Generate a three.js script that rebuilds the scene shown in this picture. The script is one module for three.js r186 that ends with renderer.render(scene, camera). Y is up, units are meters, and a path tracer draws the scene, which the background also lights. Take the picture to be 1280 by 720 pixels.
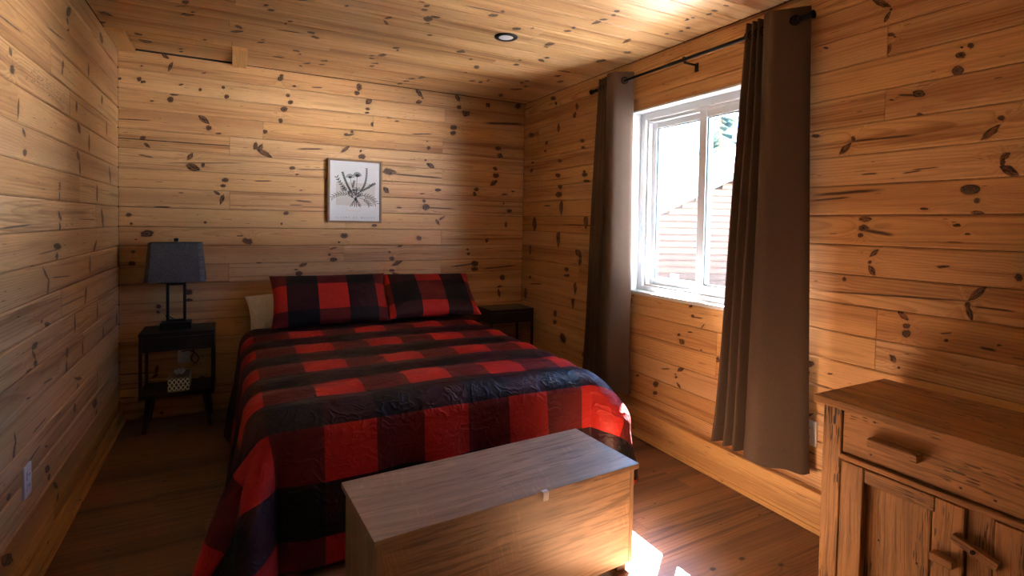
import * as THREE from 'three';
import { mergeGeometries } from 'three/addons/utils/BufferGeometryUtils.js';
import { Sky } from 'three/addons/objects/Sky.js';

// ---------------------------------------------------------------- camera, sky, sun, exposure
const ROOM_W = 3.0, ROOM_H = 2.44, ROOM_D = 4.72;          // x: left wall to right wall, z: back wall towards the camera
const scene = new THREE.Scene();
const camera = new THREE.PerspectiveCamera(2 * Math.atan(421 / 661.3) * 180 / Math.PI, 1280 / 842, 0.05, 300);
camera.position.set(0.6575, 1.3568, 4.2332);
camera.rotation.set(-0.03, -0.4855, 0.018, 'YXZ');
camera.setViewOffset(1280, 842, 0, 122, 1280, 720);         // the picture is the lower part of a taller frame
const renderer = new THREE.WebGLRenderer();
renderer.toneMapping = THREE.LinearToneMapping;
renderer.toneMappingExposure = 6.8;
renderer.shadowMap.enabled = true;
const SUN_TO = new THREE.Vector3(1, 1.21, -0.77).normalize(); // towards the sun: high outside the window, beyond the far corner
const sky = new Sky();
sky.scale.setScalar(200);
sky.material.uniforms.sunPosition.value.copy(SUN_TO);
sky.material.uniforms.turbidity.value = 6;
sky.material.uniforms.rayleigh.value = 0.7;
sky.material.uniforms.mieCoefficient.value = 0.004;
sky.material.uniforms.mieDirectionalG.value = 0.75;
if (sky.material.uniforms.cloudCoverage) sky.material.uniforms.cloudCoverage.value = 0;
sky.name = 'sky';
scene.add(sky);
scene.backgroundIntensity = 0.5;
const sun = new THREE.DirectionalLight(new THREE.Color(1, 0.98, 0.96), 74);
sun.position.set(2.2, 0.5, 2.3).addScaledVector(SUN_TO, 25);
sun.target.position.set(2.2, 0.5, 2.3);
sun.castShadow = true;
sun.shadow.mapSize.set(4096, 4096);
Object.assign(sun.shadow.camera, { left: -14, right: 14, top: 14, bottom: -14, near: 1, far: 60 });
scene.add(sun, sun.target);

// ---------------------------------------------------------------- helpers
const clamp = (x, a = 0, b = 1) => Math.min(b, Math.max(a, x));
const lerp = (a, b, t) => a + (b - a) * t;
const sstep = (a, b, x) => { const t = clamp((x - a) / (b - a)); return t * t * (3 - 2 * t); };
function rng(seed) { let s = seed >>> 0; return () => { s = (s + 0x6d2b79f5) | 0; let t = Math.imul(s ^ (s >>> 15), 1 | s); t = (t + Math.imul(t ^ (t >>> 7), 61 | t)) ^ t; return ((t ^ (t >>> 14)) >>> 0) / 4294967296; }; }
const PERM = new Float32Array(65536);
{ const r = rng(77); for (let i = 0; i < 65536; i++) PERM[i] = r(); }
function noise(x, y) {
  const xi = Math.floor(x), yi = Math.floor(y), fx = x - xi, fy = y - yi;
  const u = fx * fx * (3 - 2 * fx), v = fy * fy * (3 - 2 * fy);
  const a = (xi & 255) | ((yi & 255) << 8), b = ((xi + 1) & 255) | ((yi & 255) << 8), c = (xi & 255) | (((yi + 1) & 255) << 8), d = ((xi + 1) & 255) | (((yi + 1) & 255) << 8);
  return (PERM[a] * (1 - u) + PERM[b] * u) * (1 - v) + (PERM[c] * (1 - u) + PERM[d] * u) * v;
}
const fbm = (x, y) => 0.55 * noise(x, y) + 0.29 * noise(x * 2.1 + 17.3, y * 2.1 + 5.1) + 0.16 * noise(x * 4.3 + 3.7, y * 4.3 + 41.9);

const taken = new Map();
function numbered(name) { const n = taken.get(name) || 0; taken.set(name, n + 1); return n ? name + '_' + String(n).padStart(3, '0') : name; }
function mesh(name, geo, mat, parent) {
  const m = new THREE.Mesh(Array.isArray(geo) ? join(geo) : geo, mat);
  m.name = parent ? name : numbered(name); m.castShadow = m.receiveShadow = true;
  (parent || scene).add(m); return m;
}
function join(list) {
  const g = list.map((q) => { const n = q.index ? q.toNonIndexed() : q.clone(); for (const k of Object.keys(n.attributes)) if (!['position', 'normal', 'uv'].includes(k)) n.deleteAttribute(k); if (!n.attributes.uv) n.setAttribute('uv', new THREE.BufferAttribute(new Float32Array(n.attributes.position.count * 2), 2)); return n; });
  return g.length === 1 ? g[0] : mergeGeometries(g);
}
function tag(o, label, category, group) { o.userData.label = label; o.userData.category = category; if (group) o.userData.group = group; return o; }
function thing(name, label, category, pos = [0, 0, 0], turn = 0, group) {
  const o = new THREE.Group(); o.name = numbered(name); o.position.set(...pos); o.rotation.y = turn; scene.add(o);
  return tag(o, label, category, group);
}
function structure(o) { o.userData.kind = 'structure'; return o; }
// polygons with flat faces; outward side found from the middle of the solid
function facets(faces, uvOf) {
  const mid = new THREE.Vector3(); let n = 0;
  for (const f of faces) for (const p of f) { mid.x += p[0]; mid.y += p[1]; mid.z += p[2]; n++; }
  mid.multiplyScalar(1 / n);
  const pos = [], nor = [], uv = [], A = new THREE.Vector3(), B = new THREE.Vector3(), N = new THREE.Vector3();
  for (let f of faces) {
    A.set(f[1][0] - f[0][0], f[1][1] - f[0][1], f[1][2] - f[0][2]); B.set(f[2][0] - f[0][0], f[2][1] - f[0][1], f[2][2] - f[0][2]);
    N.crossVectors(A, B).normalize();
    const c = [0, 0, 0]; for (const p of f) { c[0] += p[0] / f.length; c[1] += p[1] / f.length; c[2] += p[2] / f.length; }
    if (N.x * (c[0] - mid.x) + N.y * (c[1] - mid.y) + N.z * (c[2] - mid.z) < 0) { f = f.slice().reverse(); N.negate(); }
    for (let i = 1; i < f.length - 1; i++) for (const p of [f[0], f[i], f[i + 1]]) { pos.push(...p); nor.push(N.x, N.y, N.z); uv.push(...uvOf(p, N)); }
  }
  const g = new THREE.BufferGeometry();
  g.setAttribute('position', new THREE.Float32BufferAttribute(pos, 3)); g.setAttribute('normal', new THREE.Float32BufferAttribute(nor, 3)); g.setAttribute('uv', new THREE.Float32BufferAttribute(uv, 2));
  return g;
}
// a box with chamfered edges; grain (u) runs along axis `grain`; uv in metres divided by `span`
function cbox(w, h, d, c = 0.002, at = [0, 0, 0], { grain = 0, span = 1, off = [0, 0] } = {}) {
  const H = [w / 2, h / 2, d / 2]; c = Math.min(c, H[0] * 0.49, H[1] * 0.49, H[2] * 0.49);
  const V = (sx, sy, sz, ax) => { const s = [sx, sy, sz]; return [0, 1, 2].map((i) => s[i] * (i === ax ? H[i] : H[i] - c)); };
  const F = [], S = [-1, 1];
  for (let ax = 0; ax < 3; ax++) {
    const b = (ax + 1) % 3, e = (ax + 2) % 3;
    for (const s of S) { const q = (i, j) => { const v = [0, 0, 0]; v[ax] = s; v[b] = i; v[e] = j; return V(...v, ax); }; F.push([q(-1, -1), q(1, -1), q(1, 1), q(-1, 1)]); }
    for (const i of S) for (const j of S) { const q = (k, m) => { const v = [0, 0, 0]; v[ax] = k; v[b] = i; v[e] = j; return V(...v, m); }; F.push([q(-1, b), q(1, b), q(1, e), q(-1, e)]); }
  }
  for (const x of S) for (const y of S) for (const z of S) F.push([V(x, y, z, 0), V(x, y, z, 1), V(x, y, z, 2)]);
  const uvOf = (p, N) => {
    const n = [Math.abs(N.x), Math.abs(N.y), Math.abs(N.z)]; const ax = n.indexOf(Math.max(...n)); const rest = [0, 1, 2].filter((i) => i !== ax);
    const u = rest.includes(grain) ? grain : rest[0], v = rest.find((i) => i !== u);
    return [(p[u] + off[0]) / span, (p[v] + off[1]) / span];
  };
  const g = facets(F, uvOf); g.translate(...at); return g;
}
// a bar between two points, square or tapered
function bar(a, b, wa, wb, da = wa, db = wb, opt = {}) {
  const A = new THREE.Vector3(...a), B = new THREE.Vector3(...b), L = A.distanceTo(B);
  const F = [], q = (t, x, z) => [x * (t ? wb : wa) / 2, t ? L : 0, z * (t ? db : da) / 2];
  F.push([q(0, -1, -1), q(0, 1, -1), q(0, 1, 1), q(0, -1, 1)], [q(1, -1, -1), q(1, 1, -1), q(1, 1, 1), q(1, -1, 1)]);
  for (const [x0, z0, x1, z1] of [[-1, -1, 1, -1], [1, -1, 1, 1], [1, 1, -1, 1], [-1, 1, -1, -1]]) F.push([q(0, x0, z0), q(0, x1, z1), q(1, x1, z1), q(1, x0, z0)]);
  const g = facets(F, (p) => [p[1] / (opt.span || 1), (p[0] + p[2]) / (opt.span || 1)]);
  const d = B.clone().sub(A).normalize();
  g.applyQuaternion(new THREE.Quaternion().setFromUnitVectors(new THREE.Vector3(0, 1, 0), d)); g.translate(...a); return g;
}
function tube(pts, r, seg = 40, round = 8, closed = false) { return new THREE.TubeGeometry(new THREE.CatmullRomCurve3(pts.map((p) => new THREE.Vector3(...p)), closed), seg, r, round, closed); }
// a sheet with thickness: point(i, j) with i, j in 0..1 gives the middle; uv(i, j)
function sheet(point, nu, nv, thick, uvOf) {
  const P = [], idx = [], uv = [], W = nu + 1, N = (nu + 1) * (nv + 1);
  for (let j = 0; j <= nv; j++) for (let i = 0; i <= nu; i++) { P.push(new THREE.Vector3(...point(i / nu, j / nv))); uv.push(...uvOf(i / nu, j / nv)); }
  const at = (i, j) => P[clamp(j, 0, nv) * W + clamp(i, 0, nu)], pos = new Float32Array(N * 6), A = new THREE.Vector3(), B = new THREE.Vector3();
  for (let j = 0; j <= nv; j++) for (let i = 0; i <= nu; i++) {
    A.subVectors(at(i + 1, j), at(i - 1, j)); B.subVectors(at(i, j + 1), at(i, j - 1)); A.cross(B).normalize().multiplyScalar(thick / 2);
    const k = j * W + i, p = P[k];
    pos.set([p.x + A.x, p.y + A.y, p.z + A.z], k * 3); pos.set([p.x - A.x, p.y - A.y, p.z - A.z], (N + k) * 3);
  }
  for (let j = 0; j < nv; j++) for (let i = 0; i < nu; i++) { const a = j * W + i, b = a + 1, c = a + W, d = c + 1; idx.push(a, b, d, a, d, c, N + a, N + d, N + b, N + a, N + c, N + d); }
  const rim = (a, b) => idx.push(a, N + b, b, a, N + a, N + b);
  for (let i = 0; i < nu; i++) { rim(i, i + 1); rim(nv * W + i + 1, nv * W + i); }
  for (let j = 0; j < nv; j++) { rim((j + 1) * W, j * W); rim(j * W + nu, (j + 1) * W + nu); }
  const g = new THREE.BufferGeometry();
  g.setAttribute('position', new THREE.BufferAttribute(pos, 3)); g.setAttribute('uv', new THREE.Float32BufferAttribute([...uv, ...uv], 2)); g.setIndex(idx); g.computeVertexNormals();
  return g;
}
function texture(W, H, paint, srgb = true, wrap = THREE.RepeatWrapping) {
  const d = new Uint8Array(W * H * 4); paint(d, W, H);
  const t = new THREE.DataTexture(d, W, H); t.magFilter = THREE.LinearFilter; t.minFilter = THREE.LinearMipmapLinearFilter; t.generateMipmaps = true;
  t.wrapS = t.wrapT = wrap; if (srgb) t.colorSpace = THREE.SRGBColorSpace; t.needsUpdate = true; return t;
}
const put = (d, k, r, g, b) => { d[k] = clamp(r, 0, 255); d[k + 1] = clamp(g, 0, 255); d[k + 2] = clamp(b, 0, 255); d[k + 3] = 255; };
const perPixel = (f) => (d, W, H) => { for (let y = 0; y < H; y++) for (let x = 0; x < W; x++) { const c = f(x, y, W, H); put(d, (y * W + x) * 4, c[0], c[1], c[2]); } };
const std = (o) => new THREE.MeshStandardMaterial(o), phys = (o) => new THREE.MeshPhysicalMaterial(o);
const KNOTS = {   // millimetres on each surface: centre, half axes, kind (r round, s spike, l streak, k flecks)
  back: [[255,2428,23,-15,-7,-11,'s'],[285,2364,13,36,11,-4,'s'],[126,2343,6,1,0,-5,'r'],[8,2244,10,2,0,-8,'r'],[112,2256,13,2,0,-15,'r'],[133,2241,15,2,0,-9,'r'],[456,2233,10,2,0,-11,'r'],[595,2267,11,1,0,-10,'r'],[616,2206,15,2,0,-15,'r'],[305,2180,29,1,-1,-8,'s'],[285,2144,18,2,-1,-21,'r'],[182,2123,12,2,0,-5,'r'],[477,2033,38,-30,-10,-16,'s'],[508,1977,19,2,0,-17,'r'],[566,1944,24,2,0,-6,'s'],[131,1875,15,2,0,-14,'r'],[154,1828,18,-14,-5,-10,'s'],[397,1772,18,26,11,-10,'s'],[414,1700,45,-16,-8,-26,'s'],[473,1720,12,1,0,-16,'r'],[608,1624,22,1,0,-15,'r'],[595,1584,17,1,0,-12,'r'],[798,1877,16,2,0,-28,'r'],[345,2252,16,5,1,-7,'s'],[479,2349,17,6,1,-4,'s'],[379,1864,422,2,0,-5,'l'],[84,1989,87,4,0,-5,'l'],[491,1735,209,14,0,-4,'l'],[148,1757,38,-6,-1,-6,'l'],[960,2381,22,3,0,-20,'r'],[968,2402,14,2,0,-11,'r'],[1055,2338,14,1,0,-8,'r'],[1213,2350,37,3,0,-6,'l'],[1523,2393,22,3,1,-27,'r'],[1507,2347,21,2,0,-16,'r'],[1012,2265,14,2,0,-13,'r'],[1030,2217,18,3,0,-16,'r'],[1598,2294,22,29,17,-12,'s'],[1589,2234,18,2,1,-11,'r'],[1585,2203,19,2,0,-8,'r'],[986,2161,24,3,0,-19,'r'],[964,2075,15,1,1,-18,'r'],[1628,2118,14,2,0,-17,'r'],[861,1986,16,2,0,-14,'r'],[1427,2019,15,2,0,-12,'r'],[1472,2043,13,2,0,-12,'r'],[1457,2019,36,10,1,-8,'s'],[1420,1903,37,30,8,-10,'s'],[1550,1858,28,2,0,-21,'r'],[1540,1901,7,12,8,-4,'s'],[828,1866,15,31,16,-9,'s'],[854,1832,58,-30,-8,-19,'s'],[1042,1736,22,1,0,-13,'r'],[1166,1886,86,7,0,-8,'l'],[1196,1734,115,7,0,-5,'l'],[1077,1691,14,1,0,-6,'r'],[1756,1756,39,3,0,-25,'r'],[1105,1575,11,1,0,-4,'r'],[848,1630,53,3,0,-6,'l'],[1741,1605,21,-23,-17,-15,'s'],[1127,1493,56,-4,-1,-8,'l'],[1003,1401,19,1,0,-14,'r'],[973,1323,7,0,0,-9,'r'],[1071,1464,42,1,0,-5,'l'],[1421,1238,30,0,0,-19,'r'],[1381,1187,9,0,0,-8,'r'],[1342,1054,27,0,0,-16,'r'],[1311,1092,12,0,0,-9,'r'],[1337,1139,32,9,2,-7,'s'],[1652,1320,22,1,0,-11,'r'],[1776,1109,10,0,0,-8,'r'],[765,1192,18,0,0,-20,'r'],[1096,952,25,-1,0,-20,'r'],[1122,1016,32,12,5,-13,'s'],[1074,983,16,-1,0,-6,'s'],[824,1038,18,0,0,-6,'l'],[1074,899,22,-1,0,-8,'r'],[344,1523,14,1,0,-5,'l'],[589,1490,12,40,13,-5,'s'],[558,1531,21,-13,-5,-10,'s'],[236,1424,45,1,0,-7,'l'],[54,1367,16,1,0,-13,'r'],[67,1310,9,0,0,-8,'r'],[487,1325,9,0,0,-9,'r'],[153,1245,37,8,3,-24,'r'],[92,1206,8,0,0,-4,'r'],[747,1195,33,-7,-3,-20,'r'],[701,1232,21,0,0,-6,'l'],[77,1125,12,0,0,-12,'r'],[70,1047,20,0,0,-16,'r'],[230,913,31,-1,0,-12,'s'],[391,845,23,-1,0,-19,'r'],[391,790,23,-1,0,-12,'r'],[215,756,15,-1,0,-16,'r'],[213,719,11,-1,0,-11,'r'],[94,315,106,-5,1,-6,'l'],[29,163,52,-5,0,-5,'l'],[205,329,6,37,9,-3,'s'],[196,287,20,11,5,-10,'s'],[124,15,22,-3,0,-8,'r'],[470,243,20,-3,0,-11,'r'],[232,31,13,-2,0,-11,'r'],[2004,2411,29,-29,-15,-14,'s'],[2005,2338,30,9,4,-17,'s'],[2036,2374,8,1,0,-8,'r'],[2344,2416,19,-34,-17,-9,'s'],[2358,2337,22,3,0,-17,'r'],[2423,2295,37,4,0,-30,'r'],[2630,2388,14,-19,-20,-13,'s'],[2928,2415,33,4,0,-25,'r'],[2311,2160,30,2,1,-21,'r'],[2309,2114,27,2,0,-19,'r'],[2790,2243,182,13,-1,-15,'l'],[2034,2079,87,9,0,-6,'l'],[1767,2185,26,3,0,-6,'r'],[1824,2162,20,2,0,-5,'r'],[2080,2024,7,1,0,-6,'r'],[2093,1969,19,2,0,-16,'r'],[2068,1868,10,1,0,-8,'r'],[2110,1826,37,-17,-10,-17,'s'],[2734,2018,30,3,1,-19,'r'],[2755,1956,32,-13,-11,-19,'s'],[2710,1838,21,-9,-8,-14,'r'],[2719,1777,32,2,1,-21,'r'],[2697,1710,38,27,14,-16,'s'],[1772,1751,65,4,0,-22,'s'],[2005,1732,226,-6,-1,-9,'l'],[2532,1646,23,1,0,-17,'r'],[2515,1606,17,0,1,-21,'r'],[2808,1614,28,1,0,-7,'r'],[2892,1645,19,1,1,-7,'r'],[2044,1589,24,1,0,-5,'r'],[2180,1625,28,1,0,-13,'r'],[2799,1533,9,1,1,-7,'r'],[2859,1467,29,1,1,-16,'r'],[2077,1479,31,1,0,-26,'r'],[2059,1529,14,0,0,-14,'r'],[2182,1474,144,-3,0,-7,'l'],[1849,1468,23,0,0,-7,'r'],[2180,1356,18,-28,-13,-7,'s'],[2219,1391,29,20,6,-8,'s'],[2827,1344,0,29,13,0,'s'],[2018,1220,23,0,1,-19,'r'],[2642,1202,9,23,16,-6,'s'],[2457,1124,12,0,1,-9,'r'],[2466,1085,17,0,0,-12,'r'],[1776,1107,8,0,0,-8,'r'],[1796,1055,20,0,0,-16,'r'],[1861,1156,25,8,3,-10,'s'],[1838,1016,50,22,7,-15,'s'],[2526,999,34,-1,0,-25,'r'],[2527,953,34,-1,0,-21,'r'],[2426,989,112,12,1,-7,'l'],[2775,963,161,12,0,-7,'l'],[1794,958,26,-1,0,-10,'r'],[1830,928,41,-16,-3,-9,'s'],[1954,896,24,-1,1,-15,'r'],[2800,869,27,-1,1,-25,'r'],[2769,730,-9,43,16,2,'s'],[2768,784,36,14,5,-10,'s']],
  left: [[1157,2274,-14,26,-39,12,'r'],[1177,2227,-13,-17,14,-5,'s'],[1159,2188,0,14,-11,4,'s'],[486,2355,-35,-26,37,-13,'s'],[1870,1899,-8,-14,14,-5,'s'],[1856,1842,0,16,-22,5,'r'],[1254,2012,-1,21,-21,5,'s'],[1265,1980,-1,17,-13,3,'s'],[788,2105,-1,38,-18,4,'s'],[477,2012,-1,29,-22,5,'s'],[1443,1863,-249,-6,54,-32,'k'],[1029,1873,-1,31,-18,3,'s'],[1802,1724,-6,41,-10,2,'s'],[1875,1991,-112,4,7,-5,'l'],[1345,2117,-118,9,7,-5,'l'],[1749,1648,-13,-15,15,-3,'s'],[1742,1578,0,13,-20,2,'r'],[986,1777,-22,-29,27,-5,'s'],[1005,1643,-22,-25,30,-5,'s'],[975,1586,-5,-40,15,-2,'s'],[783,1730,-2,52,-19,3,'s'],[355,1871,-1,49,-18,3,'s'],[266,1604,24,58,-24,3,'s'],[1313,1486,0,15,-13,1,'s'],[1318,1468,-25,1,0,-3,'r'],[1319,1436,-1,29,-10,0,'s'],[610,1480,-1,54,-20,1,'s'],[1316,1354,-21,-24,19,-2,'s'],[1313,1307,6,22,-13,0,'s'],[480,1343,-25,-67,26,0,'s'],[814,1337,-188,-3,1,-3,'l'],[1832,1315,-152,5,-1,-4,'l'],[1356,1225,-59,-3,1,-13,'r'],[1365,1183,-6,17,-22,-1,'s'],[1461,1209,-136,4,-3,-3,'l'],[669,1191,-47,37,-23,-3,'s'],[1517,1122,-40,-32,13,-1,'s'],[1486,1068,-12,39,-13,-2,'s'],[784,1101,-2,52,-18,-2,'s'],[16,1095,-2,65,-40,-3,'s'],[1298,1090,-132,-9,-1,-4,'l'],[1665,1166,-23,-1,0,-2,'r'],[875,956,-19,48,-20,-3,'s'],[1083,959,-233,-3,-5,-4,'l'],[1495,915,-50,-18,17,-7,'s'],[1570,942,-6,8,-12,-2,'s'],[1822,1002,-17,-2,0,-3,'r'],[1085,849,-1,47,-17,-3,'s'],[618,831,-1,55,-16,-3,'s'],[1654,864,-29,11,-26,-10,'s'],[1664,832,-18,-22,16,2,'s'],[1221,741,-4,25,-24,-5,'s'],[939,698,-1,34,-16,-3,'s'],[80,693,-1,53,-27,-5,'s'],[474,683,-1,48,-18,-3,'s'],[1721,781,-28,9,-22,-10,'s'],[1647,796,-1,17,-23,-5,'s'],[1231,672,-1,38,-13,-3,'s'],[1032,573,-63,-17,0,-8,'r'],[1045,529,-5,30,-15,-5,'s'],[1877,544,-18,44,-12,-6,'s'],[1865,591,-10,-27,8,2,'s'],[1096,448,-4,26,-27,-9,'s'],[690,345,-24,23,-55,-19,'s'],[660,280,-11,24,-16,-5,'s'],[1525,432,-21,-8,0,-5,'r'],[1665,460,-67,5,-7,-5,'l'],[1517,336,-9,12,-30,-14,'r'],[1496,296,-9,13,-17,-8,'s'],[1729,689,-22,-2,-5,-4,'r'],[1497,689,-58,-6,-6,-5,'l'],[1605,546,-80,3,-6,-4,'l'],[1928,417,-14,7,-15,-9,'r'],[1410,221,-25,-25,24,6,'r'],[1383,155,-17,21,-14,-7,'s'],[1951,217,-36,3,-46,-37,'s']],
  right: [[478,2397,39,-8,0,-17,'r'],[523,2348,17,-3,0,-13,'r'],[826,2265,-2,33,22,-4,'s'],[797,2204,16,24,21,-8,'s'],[569,2139,-1,42,21,-3,'s'],[1113,2138,22,-3,0,-6,'r'],[1093,2081,14,23,15,-6,'s'],[907,1993,30,-3,0,-15,'r'],[921,1939,27,-3,0,-11,'r'],[388,2043,15,20,21,-7,'r'],[368,1976,23,-2,0,-10,'r'],[597,1871,34,-3,0,-15,'r'],[573,1754,39,-3,1,-17,'r'],[947,1733,36,-3,0,-16,'r'],[943,1756,18,-2,0,-11,'r'],[972,1684,42,-3,1,-11,'r'],[157,1897,25,-2,0,-10,'r'],[143,1830,14,19,24,-6,'r'],[597,1597,52,-2,1,-24,'r'],[612,1659,31,-2,0,-19,'r'],[635,1492,-2,68,28,0,'s'],[419,1510,52,-1,1,-8,'l'],[211,1357,-3,69,36,0,'s'],[975,1381,-2,63,29,0,'s'],[976,1351,279,-2,0,-7,'l'],[599,1265,-2,42,28,1,'s'],[131,2143,50,-7,1,-21,'r'],[600,1236,-3,72,28,1,'s'],[145,1126,-2,50,25,2,'s'],[887,1138,44,-40,-32,-12,'s'],[911,1077,9,36,24,-1,'s'],[728,999,30,3,1,-17,'r'],[737,951,39,4,0,-13,'r'],[150,879,25,2,1,-13,'r'],[251,831,99,11,0,-8,'l'],[853,865,-2,54,22,2,'s'],[75,727,-2,55,30,4,'s'],[829,752,-2,55,25,4,'s'],[1057,764,18,-16,-25,-13,'s'],[574,620,-1,27,25,4,'r'],[576,553,29,5,1,-17,'r'],[699,443,31,-40,-38,-16,'s'],[998,379,35,26,27,-13,'s'],[2023,895,13,2,0,-8,'r'],[2040,842,13,2,0,-9,'r'],[2075,838,36,2,-1,-5,'l'],[2115,797,15,18,4,-1,'s'],[1937,713,14,3,0,-9,'r'],[1962,677,20,-11,-15,-15,'s'],[2022,745,18,3,0,-4,'r'],[1960,512,29,20,9,-9,'s'],[1925,456,12,4,0,-7,'r'],[1919,471,6,2,0,-5,'r'],[1948,412,18,-15,-7,-6,'s'],[1756,366,25,7,1,-19,'r'],[1752,310,21,6,1,-13,'r'],[1838,484,34,8,1,-5,'l'],[1503,852,6,27,14,0,'s'],[1523,893,8,1,0,-4,'r'],[2221,631,15,-10,-15,-14,'s'],[1586,376,19,5,0,-6,'r'],[2108,659,7,1,0,-5,'r'],[2990,2284,40,-29,-4,-12,'s'],[3028,2246,5,-1,0,-5,'r'],[3015,2220,12,20,7,-7,'s'],[3032,2144,15,-5,0,-8,'r'],[3020,2084,16,26,10,-9,'s'],[3047,2131,6,-2,0,-4,'r'],[2766,2166,12,-4,0,-5,'r'],[3297,2024,10,-3,1,-10,'r'],[3268,1998,16,-3,1,-12,'r'],[3259,1945,20,1,4,-17,'r'],[3270,2026,5,-2,0,-4,'r'],[3139,1885,23,-5,0,-16,'r'],[3096,1889,28,-6,0,-6,'l'],[3145,1804,13,-2,0,-7,'r'],[3044,1880,10,-2,0,-3,'r'],[3392,1750,10,-2,0,-9,'r'],[3364,1704,28,25,8,-12,'s'],[2867,1705,27,26,10,-11,'s'],[2899,1745,9,-1,0,-11,'r'],[3005,1731,124,-3,1,-6,'l'],[2734,1779,20,-3,0,-8,'r'],[3407,1618,15,10,5,-11,'s'],[3401,1596,8,-1,0,-13,'r'],[3419,1567,26,-17,-5,-16,'s'],[3314,1513,26,-1,0,-9,'r'],[2969,1589,29,0,0,-5,'l'],[3126,1585,30,3,0,-4,'l'],[3170,1595,43,1,1,-3,'l'],[3314,1508,29,-2,1,-18,'r'],[3335,1467,9,0,0,-9,'r'],[3337,1424,22,-1,0,-8,'s'],[3173,1441,14,-1,0,-5,'r'],[2879,1515,136,6,2,-9,'l'],[2813,1490,80,5,1,-5,'l'],[2955,1364,22,1,1,-15,'r'],[2944,1333,11,0,0,-10,'r'],[2960,1401,29,0,0,-13,'s'],[3010,1347,58,-9,-1,-10,'l'],[3001,1262,18,18,7,-7,'s'],[2994,1188,14,-23,-10,-7,'s'],[2985,1222,8,1,0,-7,'r'],[3241,1224,23,2,0,-5,'r'],[3279,1379,13,0,0,-6,'r'],[3312,1348,9,0,0,-4,'r'],[3458,1205,11,1,1,-13,'r'],[2884,1141,10,1,0,-10,'r'],[3347,1136,27,30,7,-11,'s'],[3327,1066,11,-32,-8,-5,'s'],[3321,1093,9,1,1,-11,'r'],[3054,1092,275,15,0,-5,'l'],[3392,1089,58,0,0,-4,'l'],[3116,1020,22,-17,-6,-10,'s'],[3130,981,14,2,1,-11,'r'],[3130,951,17,3,1,-15,'r'],[3261,951,8,1,0,-5,'r'],[3260,978,17,4,0,-4,'l'],[3384,946,22,-1,0,-6,'l'],[3414,966,6,1,0,-4,'r'],[3086,842,14,-14,-8,-10,'s'],[3108,811,5,1,0,-5,'r'],[2737,735,29,5,-1,-16,'r'],[2727,692,20,5,0,-14,'r'],[2837,715,11,3,0,-4,'r'],[2747,498,24,19,3,-5,'s'],[2753,333,29,-1,-2,-5,'l']],
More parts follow.
